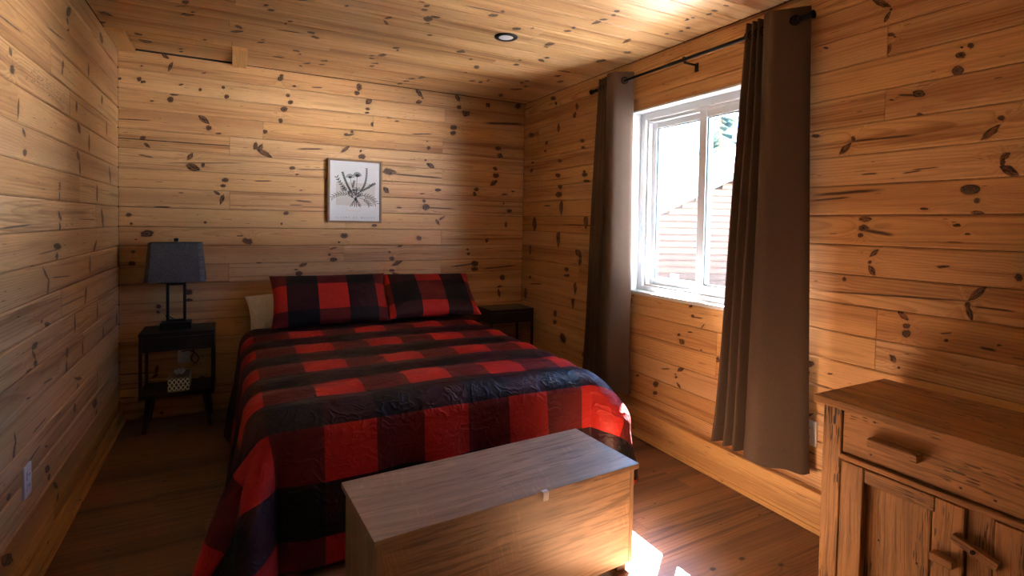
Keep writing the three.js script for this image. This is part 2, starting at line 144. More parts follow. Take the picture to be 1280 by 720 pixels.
  ceil: [[8,508,21,13,-6,-34,'r'],[51,656,32,-30,-11,-42,'s'],[443,1069,17,10,-1,-26,'r'],[419,997,24,15,-1,-9,'l'],[441,886,37,15,-2,-25,'s'],[468,937,10,5,-1,-15,'r'],[804,1236,12,7,1,-15,'r'],[830,1180,19,6,0,-17,'r'],[684,821,20,-14,-2,-26,'r'],[673,733,38,23,0,-25,'s'],[815,648,11,7,1,-18,'r'],[805,595,22,14,0,-21,'r'],[154,354,22,-3,-4,-26,'r'],[173,234,35,-20,-9,-48,'r'],[504,472,12,7,0,-16,'r'],[489,404,25,15,-1,-23,'r'],[357,163,14,8,-1,-18,'r'],[353,101,12,7,-2,-19,'r'],[961,1402,26,15,1,-11,'r'],[932,1063,13,8,2,-14,'r'],[913,1009,8,5,1,-13,'r'],[1056,938,25,0,2,-19,'r'],[1086,869,25,-7,1,-22,'r'],[968,894,96,10,0,-8,'l'],[1015,534,23,-2,1,-20,'r'],[1044,474,9,5,1,-14,'r'],[1206,391,23,14,5,-36,'r'],[1203,309,18,12,2,-18,'r'],[1108,280,24,15,2,-22,'r'],[1078,193,14,-12,1,-20,'r'],[1463,690,19,11,4,-16,'r'],[1477,636,18,10,5,-20,'r'],[1519,742,26,33,8,-28,'s'],[1517,521,25,25,6,-21,'r'],[1517,455,16,10,4,-18,'r'],[1557,927,20,11,6,-20,'r'],[1579,883,7,4,3,-12,'r'],[1389,1389,17,15,4,-15,'r'],[1398,1308,25,-40,-2,-16,'s'],[1480,1669,18,1,5,-16,'r'],[1516,1643,13,8,5,-16,'r'],[1522,1591,16,9,5,-15,'r'],[1577,1487,21,12,13,-36,'r'],[1601,1525,30,10,5,-16,'r'],[1593,1415,14,9,4,-12,'r'],[1665,1254,14,9,5,-14,'r'],[1911,367,22,45,12,-30,'s'],[1852,277,26,29,8,-24,'r'],[1836,193,24,15,6,-21,'r'],[1817,94,20,12,6,-23,'r'],[1163,1437,9,5,2,-10,'r'],[923,335,36,9,0,-18,'r'],[1858,1704,23,13,9,-20,'r'],[1877,1774,10,6,7,-13,'r'],[1789,1749,108,3,3,-9,'l'],[2051,1598,23,14,10,-20,'r'],[2123,1651,8,5,4,-8,'r'],[2316,1771,10,6,11,-15,'r'],[2315,1714,18,12,9,-13,'r'],[1935,1073,26,15,10,-25,'r'],[2052,957,12,7,7,-15,'r'],[2157,816,17,9,16,-37,'r'],[2142,647,13,8,8,-18,'r'],[2341,1109,11,6,8,-14,'r'],[2367,1008,18,11,10,-18,'r'],[2466,1177,30,-6,12,-26,'r'],[2467,1248,15,9,10,-16,'r'],[2343,1477,21,34,19,-26,'s'],[2351,1421,13,8,9,-14,'r'],[2379,1911,11,48,15,-14,'s'],[2384,1950,20,12,9,-11,'r'],[2376,2071,13,8,10,-12,'r'],[2393,2023,11,7,9,-10,'r'],[2704,1762,-1,49,17,-14,'s'],[2843,1598,24,14,15,-18,'r'],[2806,1379,19,37,17,-20,'r'],[2730,1037,57,18,15,-25,'s'],[2750,906,24,50,16,-23,'s'],[2856,802,10,45,21,-26,'s'],[2632,689,16,9,11,-19,'r'],[2623,623,12,7,15,-27,'r'],[2676,414,49,60,16,-30,'s'],[2711,513,-5,51,22,-29,'r'],[2663,181,17,11,24,-48,'r'],[2344,470,15,10,12,-28,'r'],[2373,544,-1,39,12,-18,'s'],[2275,469,24,14,9,-20,'r'],[2854,2086,11,7,11,-11,'r'],[2857,2033,10,6,9,-8,'r'],[2763,2173,3,26,10,-7,'s'],[2766,2203,9,6,7,-7,'r'],[2802,2277,8,13,11,-9,'r'],[2790,2321,15,9,10,-9,'r'],[2818,1964,12,7,9,-8,'r'],[2791,2393,17,3,6,-6,'r']],
};
// ---------------------------------------------------------------- board surfaces: rows of boards, and the wood they are painted with
const PITCH = 0.128, FIRST = 2.315;
// rows of boards over [t0, t1]; joints(rowIndex) gives places along the row where boards meet
function boardRows(edges, len, joints) {
  const rows = [];
  for (let i = 0; i + 1 < edges.length; i++) {
    const j = [0, ...joints(i).filter((s) => s > 0.05 && s < len - 0.05).sort((a, b) => a - b), len], boards = [];
    for (let k = 0; k + 1 < j.length; k++) boards.push([j[k], j[k + 1]]);
    rows.push({ t0: edges[i], t1: edges[i + 1], boards });
  }
  return rows;
}
function paintBoards({ W, H, sx, sy, rows, knots = [], pal, seed, ring = 1, extra = 0, dashes = 5 }) {
  return texture(W, H, (d) => {
    const r = rng(seed);
    const K = knots.map(([x, y, ax, ay, bx, by, k]) => {
      ax /= 1000; ay /= 1000; bx /= 1000; by /= 1000; const det = ax * by - ay * bx || 1e-9;
      return { x: x / 1000, y: y / 1000, i: [by / det, -bx / det, -ay / det, ax / det], k, rx: Math.hypot(ax, bx) + 0.002, ry: Math.hypot(ay, by) + 0.002, ph: (x * 7 + y * 13) % 97 };
    });
    for (const row of rows) for (const [s0, s1] of row.boards) {
      const tm = (row.t0 + row.t1) / 2, th = row.t1 - row.t0, sd = r() * 200, tone = r(), warm = r(), cx = s0 + (r() * 1.6 - 0.3) * (s1 - s0), ct = (r() - 0.5) * 0.12, cv = 0.02 + 0.03 * r(), freq = (70 + 60 * r()) * ring, cont = 0.5 + 0.8 * r(), heart = r() < 0.45 ? 0.5 + 0.5 * r() : 0.15 * r(), hc = (r() - 0.5) * 0.1;
      const mine = K.filter((k) => k.x >= s0 && k.x < s1 && k.y >= row.t0 && k.y < row.t1);
      for (let n = 0; n < extra * (s1 - s0); n++) { const q = 0.003 + 0.01 * r() * r(); mine.push({ x: s0 + r() * (s1 - s0), y: row.t0 + (0.15 + 0.7 * r()) * th, i: [1 / (q * 1.6), 0, 0, 1 / q], k: r() < 0.35 ? 'l' : 'r', rx: q * 1.6, ry: q, ph: r() * 97 }); }
      for (let n = 0; n < dashes * (s1 - s0); n++) { const l = 0.006 + 0.03 * r() * r(), q = 0.0008 + 0.0012 * r(); mine.push({ x: s0 + r() * (s1 - s0), y: row.t0 + (0.12 + 0.76 * r()) * th, i: [1 / l, 0, 0, 1 / q], k: 'l', rx: l, ry: q, ph: r() * 97 }); }
      const x0 = Math.max(0, Math.floor(s0 / sx * W)), x1 = Math.min(W, Math.ceil(s1 / sx * W)), y0 = Math.max(0, Math.floor(row.t0 / sy * H)), y1 = Math.min(H, Math.ceil(row.t1 / sy * H));
      const base = [0, 1, 2].map((c) => lerp(pal.light[c], pal.deep[c], 0.3 + 0.75 * (tone - 0.45)) + (c === 2 ? -10 * warm : c === 0 ? 4 * warm : 0));
      for (let py = y0; py < y1; py++) for (let px = x0; px < x1; px++) {
        const s = (px + 0.5) / W * sx, ty = (py + 0.5) / H * sy; let t = ty - tm, ring1 = 0, dark = 0, kc = 0, kr = 0, halo = 0;
        for (const k of mine) {
          const dx = s - k.x, dy = ty - k.y;
          if (Math.abs(dx) > k.rx * 5 + 0.03 || Math.abs(dy) > k.ry * 3 + 0.01) continue;
          const a = dx * k.i[0] + dy * k.i[1], b = dx * k.i[2] + dy * k.i[3];
          if (k.k === 'l') { const w = noise(s * 40 + k.ph, ty * 300); dark = Math.max(dark, (1 - sstep(0.55, 1.25, Math.abs(a))) * (1 - sstep(0.3, 1.2 + 0.4 * w, Math.abs(b) + 0.5 * w)) * 0.9); continue; }
          if (k.k === 'k') { if (Math.abs(a) < 1 && Math.abs(b) < 1) { const w = noise(s * 120 + 9, ty * 420 + k.ph); dark = Math.max(dark, sstep(0.74, 0.86, w) * 0.75); } continue; }
          const spike = k.k === 's', wob = (spike ? 0.3 : 0.34) * (noise(a * 2.4 + k.ph, b * 2.4 + k.ph) - 0.5), rr = 1.06 * (spike ? Math.hypot(a, b / Math.max(0.25, 1 - 0.7 * a * a)) : Math.hypot(a, b)) + wob;
          const near = Math.exp(-rr * rr / 6);
          t += dy * near * 1.3; ring1 += near * 2.2 * Math.exp(-rr * 0.7);
          halo = Math.max(halo, (1 - sstep(0.9, 1.7, rr)) * 0.42, 0.6 * noise(s * 60 + k.ph, ty * 260) * Math.exp(-((dy / (k.ry * 0.7)) ** 2) - Math.abs(dx) / (k.rx * 1.6 + 0.01)) * (rr > 0.8 ? 1 : 0));
          if (rr < 1.03) {
            const inside = 1 - sstep(0.9, 1.03, rr);
            if (inside > kc) {
              kc = inside; const ang = noise(a * 1.5 + k.ph + 20, b * 1.5 + 7), rim = sstep(0.62, 0.92, rr) * sstep(0.25, 0.6, ang), big = Math.max(k.rx, k.ry) > 0.0075;
              kr = spike ? 0.1 + 0.75 * sstep(0.42, 0.75, noise(a * 2.5 + k.ph, b * 6 + 3)) + 0.6 * rim : big ? 0.25 + 0.4 * sstep(-0.2, 0.9, Math.sin(rr * 14 + k.ph)) + 0.7 * rim + 0.5 * (1 - sstep(0.1, 0.4, rr)) : 0.8;
              kr = clamp(kr + 0.5 * (noise(dx * 500 + k.ph, dy * 900) - 0.5));
            }
          }
        }
        const wav = fbm(s * 1.1 + sd, t * 9 + sd), along = s - cx;
        const phase = freq * Math.sqrt((t - ct) * (t - ct) + cv * cv * along * along * 0.35 + 0.00002) + 2.6 * wav + ring1;
        const fr = phase - Math.floor(phase), late = sstep(0.35, 0.9, fr) * (1 - sstep(0.93, 1, fr));
        const streak = fbm(s * 1.6 + sd * 3, ty * 62 + sd), fine = noise(s * 22 + sd, ty * 620), broad = noise(s * 0.9 + sd * 2, ty * 14 + sd);
        let m = 0.3 * late * cont + 0.62 * sstep(0.52, 0.85, streak) * cont + 0.2 * (broad - 0.4) + heart * 0.42 * sstep(0.07, 0.0, Math.abs(t - hc + 0.03 * (wav - 0.5)));
        m = clamp(m);
        const sh = 1 + 0.08 * (fine - 0.5) + 0.07 * (noise(s * 2.3 + sd, ty * 5) - 0.5);
        let R = lerp(base[0], pal.streak[0], m) * sh, G = lerp(base[1], pal.streak[1], m) * sh, B = lerp(base[2], pal.streak[2], m) * sh;
        if (halo) { R = lerp(R, pal.halo[0], halo); G = lerp(G, pal.halo[1], halo); B = lerp(B, pal.halo[2], halo); }
        if (dark) { R = lerp(R, pal.knot[0] * 1.5, dark * 0.85); G = lerp(G, pal.knot[1] * 1.5, dark * 0.85); B = lerp(B, pal.knot[2] * 1.5, dark * 0.85); }
        if (kc) { R = lerp(R, lerp(pal.inner[0], pal.knot[0], kr), kc); G = lerp(G, lerp(pal.inner[1], pal.knot[1], kr), kc); B = lerp(B, lerp(pal.inner[2], pal.knot[2], kr), kc); }
        put(d, (py * W + px) * 4, R, G, B);
      }
    }
  }, true, THREE.MirroredRepeatWrapping);
}
const PINE = { light: [221, 183, 137], deep: [202, 154, 103], streak: [154, 106, 63], halo: [156, 110, 68], inner: [138, 92, 54], knot: [24, 14, 9] };
const LAMINATE = { light: [147, 109, 81], deep: [121, 86, 61], streak: [75, 52, 38], halo: [76, 53, 39], inner: [60, 42, 31], knot: [40, 28, 21] };
// one board: bevelled long edges, lying on a plane given by to(s, t, n) -> world, n = 0 the face
function board(s0, s1, t0, t1, to, uvTo, bevel = 0.006, gap = 0.0011, back = 0.012, end = 0.001) {
  const a = s0 + end, b = s1 - end, prof = [[t0 + gap, -back], [t0 + gap, -bevel * 0.7], [t0 + gap + bevel, 0], [t1 - gap - bevel, 0], [t1 - gap, -bevel * 0.7], [t1 - gap, -back]];
  if (t1 - t0 < 2.6 * bevel) prof.splice(1, 4, [t0 + gap, 0], [t1 - gap, 0]);
  const F = [], inv = new Map(), p3 = (s, q) => { const w = to(s, q[0], q[1]); inv.set(w.join(), [s, q[0]]); return w; };
  for (let i = 0; i + 1 < prof.length; i++) F.push([p3(a, prof[i]), p3(b, prof[i]), p3(b, prof[i + 1]), p3(a, prof[i + 1])]);
  F.push(prof.map((q) => p3(a, q)), prof.map((q) => p3(b, q)));
  return facets(F, (p) => uvTo(...inv.get(p.join())));
}
const studs = [0.635, 1.43, 2.215, 3.02, 3.82];
function wallJoints(seed, fixed) { const r = rng(seed); return (i) => { const out = fixed[i] ? [fixed[i]] : []; for (const s of studs) if (r() < 0.16 && !out.length) out.push(s); else if (s > 1.9 && r() < 0.25 && !out.some((q) => Math.abs(q - s) < 1)) out.push(s); return out; }; }
const wallEdges = [0]; for (let k = 18; k >= 0; k--) wallEdges.push(FIRST - k * PITCH); wallEdges.push(ROOM_H);
wallEdges[1] = 0.011;
const fixRow = (o) => Object.fromEntries(Object.entries(o).map(([k, v]) => [18 - Number(k), v]));   // rows counted from the top in the table, from the floor in boardRows
const ceilEdges = []; for (let z = 0; z < ROOM_D + 0.06; z += PITCH) ceilEdges.push(Math.min(z, ROOM_D)); if (ceilEdges.at(-1) < ROOM_D) ceilEdges.push(ROOM_D);
const rowsBack = boardRows(wallEdges, ROOM_W, wallJoints(5, fixRow({ 6: 0.636, 2: 0.848, 1: 1.637, 0: 2.231, 4: 2.217, 8: 2.214, 10: 0.631, 9: 1.419 })));
const rowsLeft = boardRows(wallEdges, ROOM_D, wallJoints(9, fixRow({ 10: 1.303, 6: 0.985, 7: 0.64, 12: 0.935, 3: 1.146, 4: 1.812 })));
const rowsRight = boardRows(wallEdges, ROOM_D, wallJoints(12, fixRow({ 1: 0.25, 4: 3.9, 7: 3.8, 10: 0.9, 13: 3.9 })));
const rowsCeil = boardRows(ceilEdges, ROOM_W, (i) => ({ 9: [0.665], 8: [1.449], 12: [2.206], 7: [2.211], 14: [1.43], 5: [1.2], 16: [0.64], 3: [1.9] })[i] || (i % 5 === 1 ? [studs[i % 3]] : []));
const floorEdges = []; for (let z = 0; z < ROOM_D; z += 0.19) floorEdges.push(z); floorEdges.push(ROOM_D);
const rowsFloor = boardRows(floorEdges, ROOM_W, (i) => { const o = []; for (let x = [0.75, 0.33, 1.08, 0.55, 0.9][i % 5]; x < ROOM_W; x += 1.22) o.push(x); return o; });
const pine = (map) => std({ map, roughness: 0.5 });
const TEX = {
  back: { map: paintBoards({ W: 2048, H: 1664, sx: ROOM_W, sy: ROOM_H, rows: rowsBack, knots: KNOTS.back, pal: PINE, seed: 1 }), sx: ROOM_W, sy: ROOM_H },
  left: { map: paintBoards({ W: 2048, H: 1664, sx: 2.8, sy: ROOM_H, rows: rowsLeft, knots: KNOTS.left, pal: PINE, seed: 2 }), sx: 2.8, sy: ROOM_H },
  right: { map: paintBoards({ W: 2048, H: 1408, sx: 4.0, sy: ROOM_H, rows: rowsRight, knots: KNOTS.right, pal: PINE, seed: 3 }), sx: 4.0, sy: ROOM_H },
  ceil: { map: paintBoards({ W: 2048, H: 1792, sx: ROOM_W, sy: 2.688, rows: rowsCeil, knots: KNOTS.ceil, pal: PINE, seed: 4 }), sx: ROOM_W, sy: 2.688 },
  floor: { map: paintBoards({ W: 2048, H: 2048, sx: ROOM_W, sy: 3.04, rows: rowsFloor, pal: LAMINATE, seed: 6, ring: 0.7, extra: 1.6 }), sx: ROOM_W, sy: 3.04 },
};
for (const k of ['back', 'left', 'right', 'ceil']) TEX[k].mat = pine(TEX[k].map);
TEX.floor.mat = std({ map: TEX.floor.map, roughness: 0.38 });
const plainPine = std({ color: 0x33291f, roughness: 0.9 });                   // dark sheathing behind the boards

// ---------------------------------------------------------------- the room
const T = 0.15;                                                   // wall thickness
const WIN = { z0: 1.466, z1: 2.59, y0: 0.906, y1: 2.111 };
const slab = (x0, x1, y0, y1, z0, z1) => cbox(x1 - x0, y1 - y0, z1 - z0, 0.001, [(x0 + x1) / 2, (y0 + y1) / 2, (z0 + z1) / 2]);
const B = 0.012;
const wallBack = structure(mesh('wall_back', slab(-T, ROOM_W + T, -0.2, ROOM_H + 0.2, -T, -B), plainPine));
const wallLeft = structure(mesh('wall_left', slab(-T, -B, -0.2, ROOM_H + 0.2, -B, ROOM_D + T), plainPine));
const wallRight = structure(mesh('wall_right', [slab(ROOM_W + B, ROOM_W + T, -0.2, WIN.y0, -B, ROOM_D + T), slab(ROOM_W + B, ROOM_W + T, WIN.y1, ROOM_H + 0.2, -B, ROOM_D + T), slab(ROOM_W + B, ROOM_W + T, WIN.y0, WIN.y1, -B, WIN.z0), slab(ROOM_W + B, ROOM_W + T, WIN.y0, WIN.y1, WIN.z1, ROOM_D + T)], plainPine));
const wallFront = structure(mesh('wall_front', slab(-B, ROOM_W + B, -0.2, ROOM_H + 0.2, ROOM_D + B, ROOM_D + T), plainPine));
const ceiling = structure(mesh('ceiling', slab(-B, ROOM_W + B, ROOM_H + B, ROOM_H + 0.2, -B, ROOM_D + B), plainPine));
const floor = structure(mesh('floor', slab(-B, ROOM_W + B, -0.2, -B, -B, ROOM_D + B), std({ color: 0x4a3020, roughness: 0.8 })));
const jig = rng(31);
function lay(parent, rows, tex, to, name = 'plank', bevel = 0.006, cut = null, gap = 0.0011) {
  for (const row of rows) for (const [s0, s1] of row.boards) for (const [a, b, c, d] of cut ? cut(s0, s1, row.t0, row.t1) : [[s0, s1, row.t0, row.t1]]) {
    const dn = -0.0007 * jig();
    mesh(name, board(a, b, c, d, (s, t, n) => to(s, t, n + dn), (s, t) => [s / tex.sx, t / tex.sy], bevel, gap), tex.mat, parent);
  }
}
lay(wallBack, rowsBack, TEX.back, (s, t, n) => [s, t, n]);
lay(wallLeft, rowsLeft, TEX.left, (s, t, n) => [n, t, s]);
lay(wallFront, rowsLeft.map((r) => ({ ...r, boards: [[0, ROOM_W]] })), TEX.left, (s, t, n) => [s, t, ROOM_D - n]);
lay(wallRight, rowsRight, TEX.right, (s, t, n) => [ROOM_W - n, t, s], 'plank', 0.006, (s0, s1, t0, t1) => {
  if (t1 <= WIN.y0 || t0 >= WIN.y1 || s1 <= WIN.z0 || s0 >= WIN.z1) return [[s0, s1, t0, t1]];
  const out = [];
  if (s0 < WIN.z0) out.push([s0, WIN.z0, t0, t1]);
  if (s1 > WIN.z1) out.push([WIN.z1, s1, t0, t1]);
  const a = Math.max(s0, WIN.z0), b = Math.min(s1, WIN.z1);
  if (t0 < WIN.y0) out.push([a, b, t0, WIN.y0]);
  if (t1 > WIN.y1) out.push([a, b, WIN.y1, t1]);
  return out;
});
const HATCH = { x0: 0.095, x1: 0.65, z1: 0.43 };
lay(ceiling, rowsCeil, TEX.ceil, (s, t, n) => [s, ROOM_H - n, t], 'plank', 0.005, (s0, s1, t0, t1) => {
  if (t0 >= HATCH.z1) return [[s0, s1, t0, t1]];
  const out = [], t1b = Math.min(t1, 9);
  if (s0 < HATCH.x0) out.push([s0, HATCH.x0, t0, t1b]);
  if (s1 > HATCH.x1) out.push([Math.max(s0, HATCH.x1), s1, t0, t1b]);
  if (t1 > HATCH.z1) out.push([HATCH.x0, HATCH.x1, HATCH.z1, t1]);
  return out;
});
lay(floor, rowsFloor, TEX.floor, (s, t, n) => [s, n, t], 'plank', 0.0006, null, 0.0003);

// trims along the floor
const TRIM = paintBoards({ W: 2048, H: 256, sx: 4.72, sy: 0.59, rows: boardRows([0, 0.2, 0.4, 0.59], 4.72, () => []), pal: { ...PINE, light: [226, 184, 122] }, seed: 21, extra: 1.2 });
const trimMat = std({ map: TRIM, roughness: 0.5 });
{
  const b = structure(mesh('baseboard_right', cbox(0.04, 0.178, ROOM_D - 0.001, 0.004, [ROOM_W - 0.02, 0.0895, ROOM_D / 2], { grain: 2, span: 1, off: [ROOM_D / 2, 0.09] }), std({ map: TRIM.clone(), roughness: 0.5 })));
  b.material.map.repeat.set(1 / 4.72, 1 / 0.59);
  mesh('toe_strip', cbox(0.014, 0.024, ROOM_D - 0.002, 0.005, [ROOM_W - 0.047, 0.0125, ROOM_D / 2], { grain: 2, off: [ROOM_D / 2, 0.3] }), b.material, b);
  const l = structure(mesh('baseboard_left', cbox(0.018, 0.085, ROOM_D - 0.001, 0.004, [0.0095, 0.043, ROOM_D / 2], { grain: 2, off: [ROOM_D / 2, 0.5] }), b.material));
  mesh('toe_strip', cbox(0.014, 0.022, ROOM_D - 0.002, 0.005, [0.0255, 0.0115, ROOM_D / 2], { grain: 2, off: [ROOM_D / 2, 0.25] }), b.material, l);
}
// attic hatch in the far left corner of the ceiling
{
  const h = thing('ceiling_hatch', 'pine attic hatch panel with wooden cleats in ceiling corner above lamp', 'hatch', [0, ROOM_H, 0]);
  const w = HATCH.x1 - HATCH.x0;
  for (let i = 0; i < 3; i++) { const z0 = 0.012 + i * 0.139, z1 = z0 + 0.139; mesh('panel_board', board(HATCH.x0 + 0.002, HATCH.x1 - 0.002, z0, z1, (s, t, n) => [s, 0.006 - n, t], (s, t) => [s / TEX.ceil.sx, t / TEX.ceil.sy], 0.0035), TEX.ceil.mat, h); }
  mesh('side_trim', cbox(0.092, 0.018, 0.43, 0.002, [0.047, -0.01, 0.2165], { grain: 2, off: [0.3, 0.52] }), wallPiece(), h);
  mesh('cleat', cbox(0.088, 0.022, 0.43, 0.002, [0.694, -0.012, 0.2165], { grain: 2, off: [1.3, 0.32] }), wallPiece(), h);
  mesh('front_trim', cbox(w, 0.006, 0.012, 0.001, [(HATCH.x0 + HATCH.x1) / 2, -0.004, 0.436], { grain: 0, off: [1.3, 0.32] }), wallPiece(), h);
}
function wallPiece() { const m = std({ map: TRIM.clone(), roughness: 0.5 }); m.map.repeat.set(1 / 4.72, 1 / 0.59); wallPiece.m ??= m; return wallPiece.m; }

// ---------------------------------------------------------------- window in the right wall
const vinyl = std({ color: 0xd3d8dc, roughness: 0.35 });
{
  const { z0, z1, y0, y1 } = WIN, zc = (z0 + z1) / 2, yc = (y0 + y1) / 2, w = z1 - z0, h = y1 - y0;
  const win = new THREE.Group(); win.name = 'window_1'; scene.add(win); structure(win);
  win.userData.label = 'white vinyl sliding window with deep white reveal between brown curtains';
  const xa = ROOM_W - 0.003, xb = ROOM_W + 0.085, dx = xb - xa, xm = (xa + xb) / 2, th = 0.012;
  mesh('jamb_liner', cbox(dx, h, th, 0.001, [xm, yc, z0 + th / 2]), vinyl, win);
  mesh('jamb_liner', cbox(dx, h, th, 0.001, [xm, yc, z1 - th / 2]), vinyl, win);
  mesh('head_liner', cbox(dx, th, w - 2 * th, 0.001, [xm, y1 - th / 2, zc]), vinyl, win);
  mesh('sill', cbox(dx + 0.004, 0.022, w - 2 * th, 0.002, [xm - 0.002, y0 + 0.011, zc]), vinyl, win);
  const ring = (x0, x1, za, zb, ya, yb, t, tb = t, c = 0.002) => [cbox(x1 - x0, yb - ya, t, c, [(x0 + x1) / 2, (ya + yb) / 2, za + t / 2]), cbox(x1 - x0, yb - ya, t, c, [(x0 + x1) / 2, (ya + yb) / 2, zb - t / 2]), cbox(x1 - x0, t, zb - za - 2 * t, c, [(x0 + x1) / 2, yb - t / 2, (za + zb) / 2]), cbox(x1 - x0, tb, zb - za - 2 * t, c, [(x0 + x1) / 2, ya + tb / 2, (za + zb) / 2])];
  const a = z0 + th, b = z1 - th, c = y0 + 0.022, d = y1 - th;
  const fr = mesh('frame', [...ring(xb - 0.012, ROOM_W + T + 0.01, a, b, c, d, 0.045, 0.03), ...ring(xb + 0.004, ROOM_W + T, a + 0.045, b - 0.045, c + 0.03, d - 0.045, 0.02, 0.012)], vinyl, win);
  const glass = phys({ color: 0xffffff, transmission: 1, thickness: 0, roughness: 0.07, ior: 1.5 });
  const gasket = std({ color: 0x2b3f46, roughness: 0.5 });
  const sash = (x, za, zb, ya, yb, t) => {
    const s = mesh('sash', ring(x - 0.013, x + 0.013, za, zb, ya, yb, t, 0.055, 0.003), vinyl, win);
    mesh('gasket', ring(x - 0.007, x + 0.007, za + t - 0.001, zb - t + 0.001, ya + 0.054, yb - t + 0.001, 0.007, 0.007, 0.001), gasket, s);
    mesh('pane', new THREE.PlaneGeometry(zb - za - 2 * t + 0.002, yb - ya - t - 0.055 + 0.002).rotateY(-Math.PI / 2).translate(x, (ya + 0.055 + yb - t) / 2, (za + zb) / 2), glass, s);
    return s;
  };
  const s1 = sash(xb + 0.048, a + 0.047, 2.022, c + 0.032, d - 0.047, 0.056);
  sash(xb + 0.018, 1.965, b - 0.047, c + 0.032, d - 0.047, 0.058);
  mesh('latch', cbox(0.014, 0.05, 0.032, 0.005, [xb + 0.03, c + 0.032 + 0.07, 1.76]), vinyl, s1);
}
// ---------------------------------------------------------------- outside: snow, the overhang above the window, a log cabin, trees
{
  const snow = std({ map: texture(512, 512, perPixel((x, y) => { const v = 236 + 10 * fbm(x / 40, y / 40); return [v - 3, v - 1, v + 1]; })), roughness: 0.9 });
  snow.map.repeat.set(0.2, 0.2);
  const g = new THREE.PlaneGeometry(110, 110, 110, 110).rotateX(-Math.PI / 2), p = g.attributes.position;
  for (let i = 0; i < p.count; i++) { const x = p.getX(i), z = p.getZ(i); p.setY(i, 0.5 * (fbm(x * 0.12 + 40, z * 0.12 + 40) - 0.5)); const uv = g.attributes.uv; uv.setXY(i, x, z); }
  g.computeVertexNormals(); g.translate(10, -0.75, 0);
  structure(mesh('snow_ground', g, snow));
  const gravel = std({ map: texture(256, 256, perPixel((x, y) => { const v = 70 + 60 * (noise(x / 3, y / 3) - 0.5) + 30 * (noise(x, y) - 0.5); return [v + 4, v, v - 6]; })), roughness: 0.95 });
  structure(mesh('gravel_strip', slab(ROOM_W + T, ROOM_W + T + 2.1, -0.9, -0.42, -6, 9), gravel));
  // the room's own roof: overhang above the window
  const soffit = std({ color: 0xb98d5a, roughness: 0.7 }), metal = std({ color: 0x2c4238, roughness: 0.5 });
  const ov = structure(mesh('roof', [slab(ROOM_W + T, ROOM_W + T + 0.6, 2.36, 2.40, -0.8, ROOM_D + 0.8), slab(-0.8, ROOM_W + T + 0.6, ROOM_H + 0.22, ROOM_H + 0.3, -0.8, ROOM_D + 0.8)], soffit));
  mesh('fascia', slab(ROOM_W + T + 0.58, ROOM_W + T + 0.6, 2.355, ROOM_H + 0.22, -0.8, ROOM_D + 0.8), metal, ov);
  // cabin: origin at the foot of its gable wall, local x along the wall, local z towards the room
  const cab = thing('log_cabin', 'log-sided cabin with snow on its gabled roof, seen through the window', 'cabin', [0.6575 + 0.466 * 15 + 0.885 * 8.2, -0.9, 4.2332 - 0.885 * 15 + 0.466 * 8.2], -0.4855);
  const halfW = 4.6, eave = 2.35, slope = 0.5, log = 0.185;
  const logMats = [0x4a2a1c, 0x402318, 0x553324].map((c) => std({ color: c, roughness: 0.75 }));
  for (let i = 0; i < 25; i++) {
    const y0 = i * log, y1 = y0 + log, hw = y1 <= eave ? halfW : halfW - (y1 - eave) / slope; if (hw < 0.3) break;
    const shape = new THREE.Shape(); shape.moveTo(0, 0); shape.quadraticCurveTo(0.055, 0.01, 0.06, log * 0.5); shape.quadraticCurveTo(0.055, log - 0.01, 0, log); shape.lineTo(-0.12, log); shape.lineTo(-0.12, 0);
    const q = new THREE.ExtrudeGeometry(shape, { depth: 2 * hw, bevelEnabled: false, curveSegments: 4 }); q.rotateY(-Math.PI / 2); q.translate(hw, y0, 0);
    mesh('log', q, logMats[i % 3], cab);
  }
  const wallGeo = facets([[[-halfW, 0, -0.1], [halfW, 0, -0.1], [halfW, eave, -0.1], [0, eave + halfW * slope, -0.1], [-halfW, eave, -0.1]], [[-halfW, 0, -7], [halfW, 0, -7], [halfW, eave, -7], [0, eave + halfW * slope, -7], [-halfW, eave, -7]], [[-halfW, 0, -0.1], [-halfW, 0, -7], [-halfW, eave, -7], [-halfW, eave, -0.1]], [[halfW, 0, -0.1], [halfW, 0, -7], [halfW, eave, -7], [halfW, eave, -0.1]]], (q) => [q[0], q[1]]);
  mesh('wall', wallGeo, logMats[1], cab);
  const over = 0.5, roofSide = (s, y, t, m, name, parent, z0 = 0.45, z1 = -7.4) => {
    const x1 = s * (halfW + over), ye = eave - over * slope + y, yr = eave + halfW * slope + y;
    const F = [[[0, yr, z0], [x1, ye, z0], [x1, ye + t, z0], [0, yr + t, z0]], [[0, yr, z1], [x1, ye, z1], [x1, ye + t, z1], [0, yr + t, z1]], [[0, yr + t, z0], [x1, ye + t, z0], [x1, ye + t, z1], [0, yr + t, z1]], [[0, yr, z0], [x1, ye, z0], [x1, ye, z1], [0, yr, z1]], [[x1, ye, z0], [x1, ye, z1], [x1, ye + t, z1], [x1, ye + t, z0]]];
    return mesh(name, facets(F, (q) => [q[0], q[2]]), m, parent);
  };
  for (const s of [-1, 1]) {
    const r = roofSide(s, 0.0, 0.16, metal, 'roof', cab);
    roofSide(s, 0.16, 0.42, snow, 'snow', r, 0.4);
    roofSide(s, -0.01, 0.15, std({ color: 0x355a58, roughness: 0.5 }), 'rake_board', r, 0.48, 0.45);
  }
  // conifers behind the cabin
  const needle = std({ color: 0x3d5146, roughness: 0.9, side: THREE.DoubleSide }), bark = std({ color: 0x4a3a2e, roughness: 0.9 });
